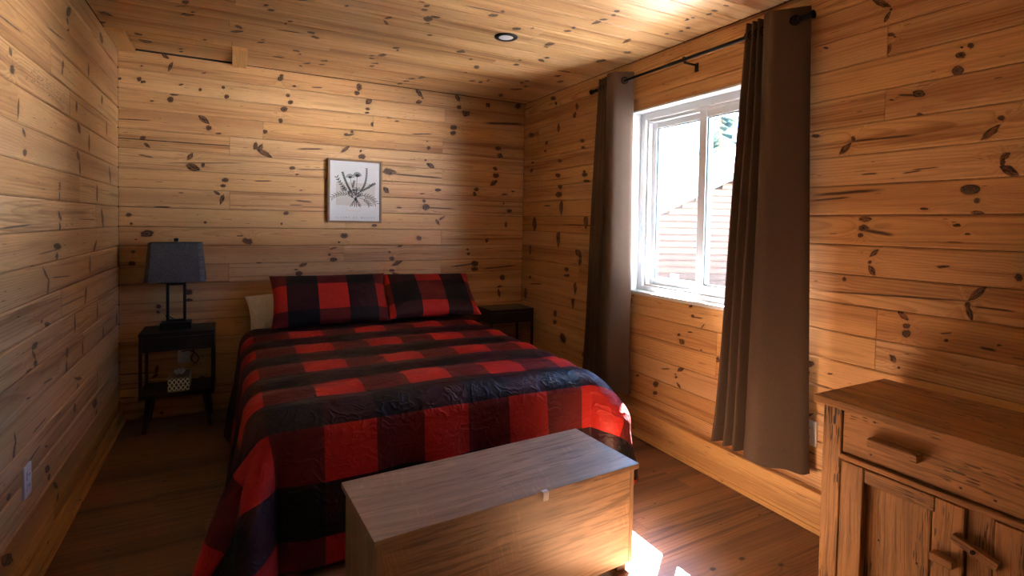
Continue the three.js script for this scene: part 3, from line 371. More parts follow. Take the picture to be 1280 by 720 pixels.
  const spots = [[17.2, -20.5, 15, 0.9], [12.6, -19, 11, 0.7], [24, -16, 14, 1], [20.5, -25, 17, 1], [8.5, -24, 12, 1], [9.4, -1.3, 5.4, 0.7], [7.2, 3.4, 5.2, 0.8]];
  const words = ['tall snow-dusted conifer rising behind the cabin roof', 'slender conifer standing just left of the cabin gable', 'broad conifer beyond the cabin ridge', 'tallest conifer far behind the cabin', 'conifer standing clear of the cabin, far outside', 'conifer outside beyond the brown curtains, throwing shade on the snow', 'short dense conifer outside nearest the house wall'];
  spots.forEach(([x, z, hgt, k], n) => {
    const t = thing('conifer_tree', words[n], 'tree', [x, -0.9, z], n, 'conifers behind the cabin'), r = rng(50 + n);
    mesh('trunk', new THREE.CylinderGeometry(0.03, 0.2, hgt, 8).translate(0, hgt / 2, 0), bark, t);
    const gs = [];
    for (let i = 0; i < (n > 4 ? 700 : 240); i++) {
      const f = Math.sqrt(r()), y = hgt * (1 - f * 0.92), L = (0.25 + 2.0 * f * k) * (0.7 + 0.5 * r()), a = r() * 6.283, w = 0.16 + 0.22 * f, dip = -0.35 - 0.25 * r();
      const c = Math.cos(a), s = Math.sin(a);
      const q = facets([[[0, 0, 0], [L * 0.6, dip * L * 0.5 + 0.05, w], [L, dip * L, 0]], [[0, 0, 0], [L * 0.6, dip * L * 0.5 + 0.05, -w], [L, dip * L, 0]], [[0, 0, 0], [L * 0.6, dip * L * 0.5 - 0.22, 0], [L, dip * L, 0]]], () => [0, 0]);
      q.rotateY(a); q.translate(0, y, 0); gs.push(q);
    }
    mesh('branches', gs, needle, t).userData.kind = 'stuff';
  });
}

// ---------------------------------------------------------------- bed
const CELL = 0.2035;
const checkTex = texture(512, 512, perPixel((x, y) => {
  const cx = x < 256 ? 0 : 1, cy = y < 256 ? 0 : 1;                 // u: red / black columns, v: red / black rows
  const tw = ((x + y) % 6) / 6 - 0.5, n = noise(x / 2.3, y / 2.3) - 0.5, f = 1 + 0.16 * n;
  const c = cy === 0 ? (cx === 0 ? [180, 38, 31] : [96 + 26 * tw, 23, 23]) : (cx === 0 ? [48 + 16 * tw, 14, 20] : [11, 11, 14]);
  return c.map((q) => q * f);
}));
const creaseTex = texture(512, 512, perPixel((x, y) => {
  const P = 512 / 8, u = x / 512 * 8, v = y / 512 * 8; // periodic through blending of two copies
  const f = (a, b) => { const w1 = fbm(a * 1.1 + 7, b * 1.1), w2 = fbm(a * 1.3 + 50, b * 1.3 + 9); const r1 = 1 - Math.abs(2 * fbm(a * 1.2 + 2.5 * w1, b * 2.1 + 2.5 * w2) - 1); return r1 * r1 * r1; };
  const bu = sstep(6.5, 8, u), bv = sstep(6.5, 8, v);
  const q = lerp(lerp(f(u, v), f(u - 8, v), bu), lerp(f(u, v - 8), f(u - 8, v - 8), bu), bv) * 255; return [q, q, q];
}), false);
const clothMat = phys({ map: checkTex, bumpMap: creaseTex, bumpScale: 0.0036, roughness: 0.55, specularIntensity: 0.6 });
const BED = { cx: 1.53, a: 0.725, b: 1.985, top: 0.60 };
const whiteCloth = std({ color: 0xdfe1e6, roughness: 0.85, bumpMap: creaseTex, bumpScale: 0.006 });
{
  const m = thing('mattress', 'mattress in white sheet, mostly hidden under the red and black comforter', 'mattress', [BED.cx, 0, 1.03]);
  mesh('base', cbox(1.44, 0.27, 1.94, 0.02, [0, 0.175, 0]), std({ color: 0x2a2522, roughness: 0.9 }), m);
  for (const x of [-0.66, 0.66]) for (const z of [-0.9, 0.9]) mesh('foot', cbox(0.06, 0.04, 0.06, 0.004, [x, 0.02, z]), std({ color: 0x201a16, roughness: 0.7 }), m);
  mesh('mattress_body', cbox(1.48, 0.245, 1.98, 0.05, [0, 0.435, 0]), whiteCloth, m);
  // comforter: a cloth laid over the bed, hanging to the floor on three sides
  const U = 1.31, V0 = 0.27, V1 = BED.b + 0.63, R = 0.1;
  const point = (i, j) => {
    const u = lerp(-U, U, i), v = lerp(V0, V1, j);
    const p = Math.max(Math.abs(u) - BED.a, 0), q = Math.max(v - BED.b, 0), rho0 = Math.hypot(p, q), rho = u > 0 && rho0 > 0.56 ? 0.56 + (rho0 - 0.56) * 0.12 : rho0, sg = Math.sign(u);
    const bx = clamp(u, -BED.a, BED.a), bz = Math.min(v, BED.b);
    let dx = 0, dz = 0; if (rho0 > 1e-6) { dx = sg * p / rho0; dz = q / rho0; }
    const corner = p > 0 && q > 0 ? Math.sin(2 * Math.atan2(q, p)) : 0;
    const amax = 1.36, sArc = R * amax;
    let out, drop;
    if (rho < sArc) { const a = rho / R; out = R * Math.sin(a); drop = R * (1 - Math.cos(a)); }
    else { const rest = rho - sArc, fl = u < 0 ? 0.12 + 0.3 * corner : 0.1; out = R * Math.sin(amax) + rest * fl; drop = R * (1 - Math.cos(amax)) + rest * Math.sqrt(1 - fl * fl); }
    // soft folds of the hanging part
    const hang = sstep(0.05, 0.5, rho), along = Math.abs(dx) > Math.abs(dz) ? v + 0.4 * corner : u * 1.3 + 3;
    const ripple = (0.022 * Math.sin(along * 9 + 1.3 * Math.sin(along * 2.3)) + 0.012 * Math.sin(along * 17 + 2)) * hang;
    if (u > 0) out += 0.15 * corner * sstep(0.04, 0.3, rho);
    out += ripple * (u > 0 ? 0.6 : 1) + (u < 0 ? 0.05 : 0.01) * corner * hang * Math.sin(6 * Math.atan2(q, Math.max(p, 1e-6)));
    // quilted loft and rumples of the flat part
    const flat = 1 - sstep(0, 0.2, rho);
    const loft = 0.012 * Math.sin(Math.PI * (bz - 0.065) / CELL) ** 2 + 0.020 * (fbm(u * 3.1 + 4, v * 3.1 + 9) - 0.5) + 0.008 * (fbm(u * 9 + 4, v * 12 + 9) - 0.5);
    const crown = 0.012 * (1 - (bx / BED.a) ** 2);
    let y = BED.top - drop + flat * (loft + crown - 0.008) + (1 - flat) * 0.004 * (fbm(u * 8, v * 8) - 0.5);
    const x = bx, z = bz; let lie = 0;
    if (y < 0.012) { lie = (0.012 - y) * (u < 0 ? 0.5 : 0.1); y = 0.012 + 0.006 * fbm(u * 12, v * 12); }
    return [BED.cx + x + dx * (out + lie), y, z + dz * Math.min(out + lie, 0.15 + 0.4 * corner)];
  };
  const c = mesh('comforter', sheet(point, 230, 210, 0.02, (i, j) => [(lerp(-U, U, i) + BED.cx - 0.975) / (2 * CELL), (lerp(V0, V1, j) - 0.469) / (2 * CELL)]), clothMat.clone());
  c.material.bumpMap = creaseTex.clone(); c.material.bumpMap.repeat.set(0.55, 0.55);
  tag(c, 'red and black buffalo check comforter draped over the bed to floor', 'comforter');
}
// a pillow: two bulging faces meeting in a seam with drawn-out corners
function pillowGeo(w, h, t, seed, uvOff) {
  const r = rng(seed), o = [r() * 50, r() * 50];
  const face = (s) => {
    const N = 44, pos = [], uv = [], idx = [];
    for (let j = 0; j <= N; j++) for (let i = 0; i <= N; i++) {
      const u = i / N * 2 - 1, v = j / N * 2 - 1, eu = 1 - Math.abs(u) ** 2.6, ev = 1 - Math.abs(v) ** 2.6;
      const x = w / 2 * u * (1 - 0.055 * (1 - v * v) * u * u), y = h / 2 * v * (1 - 0.075 * (1 - u * u) * v * v);
      const th = t / 2 * Math.sqrt(Math.max(0, eu)) ** 0.9 * Math.sqrt(Math.max(0, ev)) ** 0.9 * (0.85 + 0.3 * fbm(u * 2 + o[0], v * 2 + o[1])) + 0.006 * (fbm(u * 7 + o[0], v * 7 + o[1]) - 0.5) * eu * ev;
      pos.push(x, y, s * (th + 0.0015)); uv.push(y / (2 * CELL) + uvOff[0], x / (2 * CELL) + uvOff[1]);
    }
    for (let j = 0; j < N; j++) for (let i = 0; i < N; i++) { const a = j * (N + 1) + i, b = a + 1, c = a + N + 1, d = c + 1; s > 0 ? idx.push(a, b, d, a, d, c) : idx.push(a, d, b, a, c, d); }
    const g = new THREE.BufferGeometry(); g.setAttribute('position', new THREE.Float32BufferAttribute(pos, 3)); g.setAttribute('uv', new THREE.Float32BufferAttribute(uv, 2)); g.setIndex(idx); g.computeVertexNormals(); return g;
  };
  return join([face(1), face(-1)]);
}
function pillow(name, label, geo, mat, at, rot, group) {
  const p = tag(mesh(name, geo, mat), label, 'pillow', group); p.position.set(...at); p.rotation.set(...rot, 'YXZ'); return p;
}
const pillowMat = clothMat.clone(); pillowMat.bumpMap = creaseTex.clone(); pillowMat.bumpMap.repeat.set(0.7, 0.7); pillowMat.bumpScale = 0.002; pillowMat.roughness = 0.7;
pillow('sham_pillow', 'buffalo check pillow beside the white pillow, nearer the lamp', pillowGeo(0.81, 0.42, 0.14, 3, [0.27, 0.24]), pillowMat, [1.287, 0.79, 0.285], [-0.68, 0.0, 0.0], 'checked pillows on the bed');
pillow('sham_pillow', 'buffalo check pillow next to the dark corner nightstand', pillowGeo(0.73, 0.45, 0.14, 4, [0.77, 0.27]), pillowMat, [2.035, 0.785, 0.27], [-0.86, 0.0, -0.02], 'checked pillows on the bed');
pillow('bed_pillow', 'crumpled white pillow sticking out behind the checked pillow by the lamp', pillowGeo(0.62, 0.27, 0.12, 8, [0, 0]), whiteCloth, [1.055, 0.715, 0.115], [-0.28, 0.0, 0.12]);

// ---------------------------------------------------------------- storage chest at the foot of the bed
const oakTex = texture(1024, 1024, perPixel((x, y) => {
  const s = x / 1024, t = y / 1024, q = (a) => a;                      // one metre square, grain along u
  const wav = fbm(s * 3 + 2, t * 5), st = fbm(s * 4, t * 70 + 4 * wav), fi = noise(s * 60, t * 500), br = fbm(s * 1.5 + 9, t * 6 + wav);
  const saw = sstep(0.6, 0.75, fbm(s * 9 + 30, t * 9)) * sstep(0.6, 0.85, noise(s * 260 + 60 * t, t * 24));
  const m = 0.7 * (st - 0.5) + 0.6 * (br - 0.5) + 0.16 * (fi - 0.5);
  const v = 1 + 0.5 * m + 0.1 * saw - 0.2 * sstep(0.58, 0.8, noise(s * 12, t * 240 + 3 * wav)) * sstep(0.4, 0.65, br);
  return [154 * v, 128 * v, 101 * v];
}));
oakTex.repeat.set(0.8, 0.8);
const oak = std({ map: oakTex, roughness: 0.42 });
{
  const th = 0.055;                                                    // the chest stands a little askew
  const c = thing('storage_chest', 'light oak blanket chest with hinged lid standing at the foot of the bed', 'chest', [1.535, 0, 2.488], th);
  const w = 1.025, h = 0.375, d = 0.375, y0 = 0.028, t = 0.018;
  mesh('lid', cbox(1.05, 0.02, 0.405, 0.0015, [0, 0.414, 0.0], { grain: 0, off: [0.6, 0.3] }), oak, c);
  mesh('front_panel', cbox(w - 2 * t - 0.001, h - 0.004, t, 0.001, [0, y0 + h / 2 - 0.002, d / 2 - t / 2 - 0.001], { grain: 0, off: [0.6, 0.85] }), oak, c);
  mesh('back_panel', cbox(w - 2 * t - 0.001, h, t, 0.001, [0, y0 + h / 2, -d / 2 + t / 2], { grain: 0, off: [2.6, 0.4] }), oak, c);
  for (const s of [-1, 1]) mesh('side_panel', cbox(t, h, d, 0.001, [s * (w / 2 - t / 2), y0 + h / 2, 0], { grain: 1, off: [0.6 + s * 0.2, 0.6] }), oak, c);
  mesh('bottom_panel', cbox(w - 2 * t - 0.002, 0.012, d - 2 * t - 0.002, 0.001, [0, y0 + 0.02, 0]), oak, c);
  for (const x of [-0.47, 0.47]) for (const z of [-0.15, 0.15]) mesh('foot', cbox(0.05, y0, 0.05, 0.003, [x, y0 / 2, z]), std({ color: 0x4a3424, roughness: 0.7 }), c);
  const tab = sheet((i, j) => [0.075 + 0.022 * (i - 0.5), 0.4255 - 0.001 - 0.034 * sstep(0.3, 1, j) + 0.002, 0.195 + 0.012 * sstep(0, 0.35, j) + 0.004 * Math.sin(j * 3)], 4, 10, 0.001, (i, j) => [i, j]);
  const p = mesh('pull_tab', tab, std({ color: 0xdedee2, roughness: 0.7 }), c); p.userData.label = 'white fabric pull tab on lid edge';
}
// ---------------------------------------------------------------- rustic cabinet in front of the right wall
const reclaim = (seed, wear) => texture(2048, 1024, perPixel((x, y) => {
  const s = x / 2048, t = y / 1024 * 0.5, wav = fbm(s * 3 + seed, t * 8 + seed);
  const st = fbm(s * 4 + seed, t * 150 + 7 * wav + seed), fi = noise(s * 60, t * 1400 + seed), br = fbm(s * 2.5 + seed * 2, t * 14), band = noise(s * 0.7 + seed, t * 26 + 2 * wav);
  let m = 0.32 * sstep(0.42, 0.8, st) + 0.8 * (br - 0.42) + 0.3 * (fi - 0.5) + 0.3 * (band - 0.5);
  const scar = sstep(0.66 - wear * 0.12, 0.76, noise(s * 30 + seed, t * 420 + 4 * wav)) * sstep(0.58 - wear * 0.2, 0.7, fbm(s * 7 + seed, t * 22 + 3));
  const crack = sstep(0.8, 0.86, noise(s * 3 + seed * 3, t * 260 + 6 * wav));
  const hole = (() => { const gx = Math.floor(s * 9), gy = Math.floor(t * 18), h = PERM[((gx + seed * 7) & 255) | ((gy & 255) << 8)]; if (h < 0.9) return 0; const cx = (gx + 0.3 + 0.4 * PERM[(gx * 31 + gy) & 65535]) / 9, cy = (gy + 0.5) / 18; return 1 - sstep(0.5, 1.1, Math.hypot((s - cx) / 0.005, (t - cy) / 0.0035)); })();
  m = clamp(m); const dk = Math.max(scar * (0.55 + 0.35 * wear), hole * 0.9, crack * 0.28);
  const c = [lerp(178, 96, m), lerp(131, 66, m), lerp(82, 37, m)];
  return [lerp(c[0], 36, dk), lerp(c[1], 27, dk), lerp(c[2], 20, dk)];
}));
const rough = [1, 2, 3].map((n) => std({ map: reclaim(n * 11, n === 3 ? 1.0 : 0.3), roughness: 0.62 }));
for (const m of rough) { m.map.repeat.set(1, 2); m.bumpMap = m.map; m.bumpScale = 0.0008; }
{
  const z0 = 3.10, z1 = 4.006, xf = 2.53, xb = 2.952;                  // front and back of the body
  const c = thing('rustic_cabinet', 'reclaimed wood cabinet with block handles and a wooden turn latch', 'cabinet', [0, 0, 0]);
  const P = (name, x0, x1, y0, y1, za, zb, m, grain, off, parent = c, ch = 0.003) => mesh(name, cbox(x1 - x0, y1 - y0, zb - za, ch, [(x0 + x1) / 2, (y0 + y1) / 2, (za + zb) / 2], { grain, off }), m, parent);
  const e = 0.0015;
  // top: three boards
  const xt = [2.503, 2.64, 2.80, 2.956];
  for (let i = 0; i < 3; i++) P('top_board', xt[i] + e / 2, xt[i + 1] - e / 2, 0.738, 0.765, 3.078, 4.03, rough[i % 2], 2, [0.5, 0.1 + i * 0.15], c, 0.002);
  P('post', xf, xf + 0.05, 0, 0.7375, z0, z0 + 0.064, rough[2], 1, [0.45, 0.1]);
  P('post', xf, xf + 0.05, 0, 0.7375, z1 - 0.064, z1, rough[2], 1, [0.5, 0.2]);
  P('post', xb - 0.05, xb, 0, 0.7375, z0, z0 + 0.064, rough[2], 1, [0.5, 0.3]);
  P('post', xb - 0.05, xb, 0, 0.7375, z1 - 0.064, z1, rough[2], 1, [0.5, 0.4]);
  P('side_panel', xf + 0.052, xb - 0.052, 0.06, 0.736, z0 + 0.012, z0 + 0.03, rough[0], 1, [0.4, 0.25]);
  P('side_panel', xf + 0.052, xb - 0.052, 0.06, 0.736, z1 - 0.03, z1 - 0.012, rough[0], 1, [0.6, 0.25]);
  P('back_panel', xb - 0.02, xb - 0.006, 0.06, 0.73, z0 + 0.066, z1 - 0.066, rough[0], 2, [0.5, 0.25]);
  const d = P('drawer_front', xf + 0.004, xf + 0.024, 0.584, 0.735, z0 + 0.067, z1 - 0.067, rough[1], 2, [0.45, 0.3]);
  for (const z of [3.335, 3.77]) P('handle', xf - 0.03, xf + 0.004, 0.645, 0.673, z - 0.073, z + 0.073, rough[0], 2, [z, 0.1], d, 0.003);
  const rail = P('rail', xf - 0.008, xf + 0.04, 0.562, 0.581, z0 + 0.0655, z1 - 0.0655, rough[0], 2, [0.5, 0.33]);
  P('bottom_rail', xf, xf + 0.04, 0.06, 0.11, z0 + 0.0655, z1 - 0.0655, rough[1], 2, [0.5, 0.4]);
  P('center_post', xf + 0.006, xf + 0.04, 0.111, 0.561, 3.524, 3.586, rough[1], 1, [0.6, 0.4]);
  const door = (za, zb, k, hz) => {
    const g = new THREE.Group(); g.name = 'door'; c.add(g);
    const w = 0.074;
    P('stile', xf - 0.004, xf + 0.022, 0.114, 0.558, za, za + w, rough[k], 1, [0.3 + 0.3 * k, 0.3], g);
    P('stile', xf - 0.004, xf + 0.022, 0.114, 0.558, zb - w, zb, rough[0], 1, [0.65 - 0.3 * k, 0.12], g);
    P('rail', xf - 0.002, xf + 0.02, 0.508, 0.557, za + w + e, zb - w - e, rough[1], 2, [0.8, 0.2], g);
    P('rail', xf - 0.002, xf + 0.02, 0.115, 0.165, za + w + e, zb - w - e, rough[1], 2, [0.4, 0.1], g);
    P('panel_board', xf + 0.024, xf + 0.036, 0.12, 0.552, za + 0.03, zb - w - 0.02, rough[0], 1, [0.3 + k * 0.2, 0.28], g);
    P('panel_board', xf + 0.025, xf + 0.037, 0.12, 0.552, zb - w - 0.018, zb - 0.03, rough[1], 1, [0.7, 0.1], g);
    P('handle', xf - 0.032, xf - 0.003, 0.375, 0.40, hz - 0.03, hz + 0.03, rough[0], 2, [0.1, 0.1], g);
  };
  door(3.169, 3.521, 0, 3.478); door(3.589, 3.937, 1, 3.632);
  const latch = mesh('turn_latch', bar([xf - 0.012, 0.466, 3.497], [xf - 0.012, 0.437, 3.603], 0.02, 0.02, 0.022, 0.022), rough[0], c);
  mesh('nail', new THREE.CylinderGeometry(0.006, 0.006, 0.006, 12).rotateZ(Math.PI / 2).translate(xf - 0.0245, 0.4515, 3.55), std({ color: 0x1b1613, roughness: 0.5, metalness: 0.6 }), latch);
  mesh('spacer', cbox(0.01, 0.018, 0.018, 0.001, [xf + 0.001, 0.4515, 3.55]), rough[1], latch);
}

// ---------------------------------------------------------------- nightstands
const dark = std({ map: texture(512, 256, perPixel((x, y) => { const s = x / 512, t = y / 256 * 0.5, st = fbm(s * 6, t * 90), br = fbm(s * 4 + 9, t * 12), v = 0.6 + 0.9 * (st - 0.4) + 0.9 * (br - 0.4); return [44 * v + 6, 28 * v + 4, 22 * v + 4]; })), roughness: 0.42 });
dark.map.repeat.set(1, 2);
function nightstand(label, x0, z0) {
  const w = 0.41, d = 0.29, n = thing('nightstand', label, 'nightstand', [x0 + w / 2, 0, z0 + d / 2], 0, 'dark nightstands');
  mesh('top', cbox(w, 0.018, d, 0.002, [0, 0.621, 0], { grain: 0, off: [0.1, 0.1] }), dark, n);
  const body = mesh('drawer_case', [cbox(w - 0.002, 0.1, d - 0.022, 0.001, [0, 0.561, -0.01])], dark, n);
  const dr = mesh('drawer_front', cbox(w - 0.04, 0.088, 0.016, 0.002, [0, 0.558, d / 2 - 0.012], { grain: 0, off: [0.6, 0.3] }), dark, n);
  mesh('pull_recess', cbox(0.12, 0.008, 0.006, 0.001, [0, 0.583, d / 2 - 0.0015]), std({ color: 0x0d0a09, roughness: 0.6 }), dr);
  for (const sx of [-1, 1]) for (const sz of [-1, 1]) mesh('post', cbox(0.018, 0.262, 0.018, 0.001, [sx * (w / 2 - 0.01), 0.381, sz * (d / 2 - 0.01)], { grain: 1 }), dark, n);
  for (const sx of [-1, 1]) mesh('side_stile', cbox(0.016, 0.098, 0.016, 0.001, [sx * (w / 2 - 0.01), 0.561, d / 2 - 0.008], { grain: 1 }), dark, n);
  mesh('shelf', cbox(w, 0.03, d, 0.002, [0, 0.234, 0], { grain: 0, off: [0.3, 0.7] }), dark, n);
  for (const sx of [-1, 1]) for (const sz of [-1, 1]) mesh('leg', bar([sx * (w / 2 - 0.055), 0.219, sz * (d / 2 - 0.045)], [sx * (w / 2 - 0.025), 0, sz * (d / 2 - 0.02)], 0.034, 0.02), dark, n);
  return n;
}
nightstand('dark wood nightstand with open shelf under the table lamp', 0.142, 0.02);
nightstand('dark wood nightstand in the far corner beyond the bed', 2.545, 0.015);

// lamp
{
  const iron = std({ color: 0x17130f, roughness: 0.5, metalness: 0.3 });
  const linen = std({ map: texture(256, 256, perPixel((x, y) => { const a = noise(x * 0.9, y * 0.12), b = noise(x * 0.12 + 50, y * 0.9), v = 92 + 46 * (a + b - 1) + 14 * (noise(x, y) - 0.5); return [v, v + 1, v + 4]; })), roughness: 0.9 });
  linen.map.repeat.set(5, 5);
  const l = thing('table_lamp', 'table lamp with grey fabric shade on black open rectangular frame', 'lamp', [0.33, 0.6305, 0.165]);
  mesh('base', cbox(0.172, 0.045, 0.11, 0.003, [0, 0.023, 0]), iron, l);
  const f = 0.016;
  mesh('frame', [cbox(f, 0.256, 0.03, 0.002, [-0.047, 0.172, 0]), cbox(f, 0.256, 0.03, 0.002, [0.047, 0.172, 0]), cbox(0.078, f, 0.03, 0.002, [0, 0.292, 0]), cbox(0.078, f, 0.03, 0.002, [0, 0.053, 0])], iron, l);
  mesh('neck', new THREE.CylinderGeometry(0.008, 0.008, 0.27, 12).translate(0, 0.43, 0), iron, l);
  mesh('socket', new THREE.CylinderGeometry(0.018, 0.018, 0.06, 16).translate(0, 0.35, 0), iron, l);
  mesh('finial', cbox(0.024, 0.022, 0.024, 0.003, [0, 0.58, 0]), iron, l);
  const ring = (w, d, c, y) => { const a = w / 2, b = d / 2; return [[-a + c, y, -b], [a - c, y, -b], [a, y, -b + c], [a, y, b - c], [a - c, y, b], [-a + c, y, b], [-a, y, b - c], [-a, y, -b + c]]; };
  const shade = (b0, b1) => { const F = []; for (let i = 0; i < 8; i++) F.push([b0[i], b0[(i + 1) % 8], b1[(i + 1) % 8], b1[i]]); return F; };
  const lo = ring(0.335, 0.215, 0.026, 0.312), hi = ring(0.292, 0.172, 0.022, 0.562), lo2 = ring(0.331, 0.211, 0.026, 0.312), hi2 = ring(0.288, 0.168, 0.022, 0.562);
  const uvS = (p) => [p[0] + p[2], p[1]];
  const inner = facets(shade(lo2, hi2), uvS); const nn = inner.attributes.normal; for (let i = 0; i < nn.count; i++) nn.setXYZ(i, -nn.getX(i), -nn.getY(i), -nn.getZ(i));
  mesh('shade', [facets(shade(lo, hi), uvS), inner, facets(shade(lo, lo2), uvS), facets(shade(hi, hi2), uvS)], linen, l);
  mesh('shade_spider', [bar([-0.145, 0.56, 0], [0.145, 0.56, 0], 0.004, 0.004), bar([0, 0.56, -0.085], [0, 0.56, 0.085], 0.004, 0.004)], iron, l);
  const cord = mesh('lamp_cord', tube([[0.02, 0.012, -0.05], [-0.03, 0.03, -0.09], [-0.07, 0.07, -0.12], [-0.02, 0.03, -0.148], [0.05, -0.1, -0.152], [0.09, -0.2, -0.148], [0.075, -0.235, -0.13], [0.1, -0.27, -0.12], [0.12, -0.24, -0.13], [0.095, -0.2, -0.14], [0.06, -0.185, -0.152], [0.02, -0.19, -0.155]], 0.0035, 90, 6), std({ color: 0x0c0b0b, roughness: 0.6 }), l);
  cord.userData.label = 'black power cord';
}
// box of tissues on the shelf
{
  const cv = document.createElement('canvas'); cv.width = 256; cv.height = 160; const g = cv.getContext('2d');
  g.fillStyle = '#39525a'; g.fillRect(0, 0, 256, 160); g.strokeStyle = '#e6ebec'; g.lineWidth = 9;
  for (let j = -1; j < 4; j++) for (let i = -1; i < 6; i++) { const x = 26 + i * 52, y = 28 + j * 52; g.beginPath(); for (let k = 0; k < 8; k++) { const a = (k + 0.5) / 8 * 6.2832, r = 20; g.lineTo(x + r * Math.cos(a), y + r * Math.sin(a)); } g.closePath(); g.stroke(); g.beginPath(); g.moveTo(x + 20, y); g.lineTo(x + 32, y); g.moveTo(x, y + 20); g.lineTo(x, y + 32); g.stroke(); }
  const t = new THREE.CanvasTexture(cv); t.colorSpace = THREE.SRGBColorSpace; t.wrapS = t.wrapT = THREE.RepeatWrapping;
  const box = thing('tissue_box', 'teal and white lattice-patterned tissue box on nightstand shelf', 'tissue box', [0.352, 0.2495, 0.195], 0.0);
  const m = std({ map: t, roughness: 0.6 }); m.map.repeat.set(1, 1);
  mesh('carton', cbox(0.118, 0.082, 0.2, 0.002, [0, 0.0415, 0], { grain: 0, span: 0.118, off: [0.059, 0.041] }), m, box);
  mesh('top_panel', cbox(0.112, 0.003, 0.192, 0.001, [0, 0.084, 0]), std({ color: 0x6e6a66, roughness: 0.5 }), box);
  const r = rng(4), tuft = sheet((i, j) => { const a = i * 6.2832, q = 0.012 + 0.022 * Math.sin(j * 2.6) * (0.7 + 0.3 * Math.sin(3 * a)); return [q * Math.cos(a), 0.086 + 0.03 * j + 0.006 * Math.sin(a * 5), q * 1.5 * Math.sin(a)]; }, 24, 8, 0.001, (i, j) => [i, j]);
  mesh('tissue', tuft, std({ color: 0xd9dbe0, roughness: 0.8 }), box);
}
// ---------------------------------------------------------------- wall outlets
function outlet(name, label, at, turn, w = 0.072, h = 0.115) {
  const plate = std({ color: 0xd8dade, roughness: 0.4 }), o = thing(name, label, 'outlet', at, turn, 'wall outlets');
  mesh('plate', cbox(w, h, 0.008, 0.002, [0, 0, 0.004]), plate, o);
  for (const y of [-0.02, 0.02]) { const s = mesh('socket', cbox(0.034, 0.03, 0.003, 0.001, [0, y, 0.009]), plate, o); for (const x of [-0.006, 0.006]) mesh('slot', cbox(0.002, 0.009, 0.001, 0.0002, [x, y + 0.002, 0.0106]), std({ color: 0x222222 }), s); }
  return o;
}
outlet('wall_outlet', 'white wall outlet low on the left pine wall', [0, 0.402, 1.77], Math.PI / 2);
outlet('wall_outlet', 'white wall outlet between brown curtain and rustic cabinet', [ROOM_W, 0.425, 2.755], -Math.PI / 2);
outlet('wall_outlet', 'white wall outlet behind the lamp nightstand', [0.36, 0.42, 0], 0);

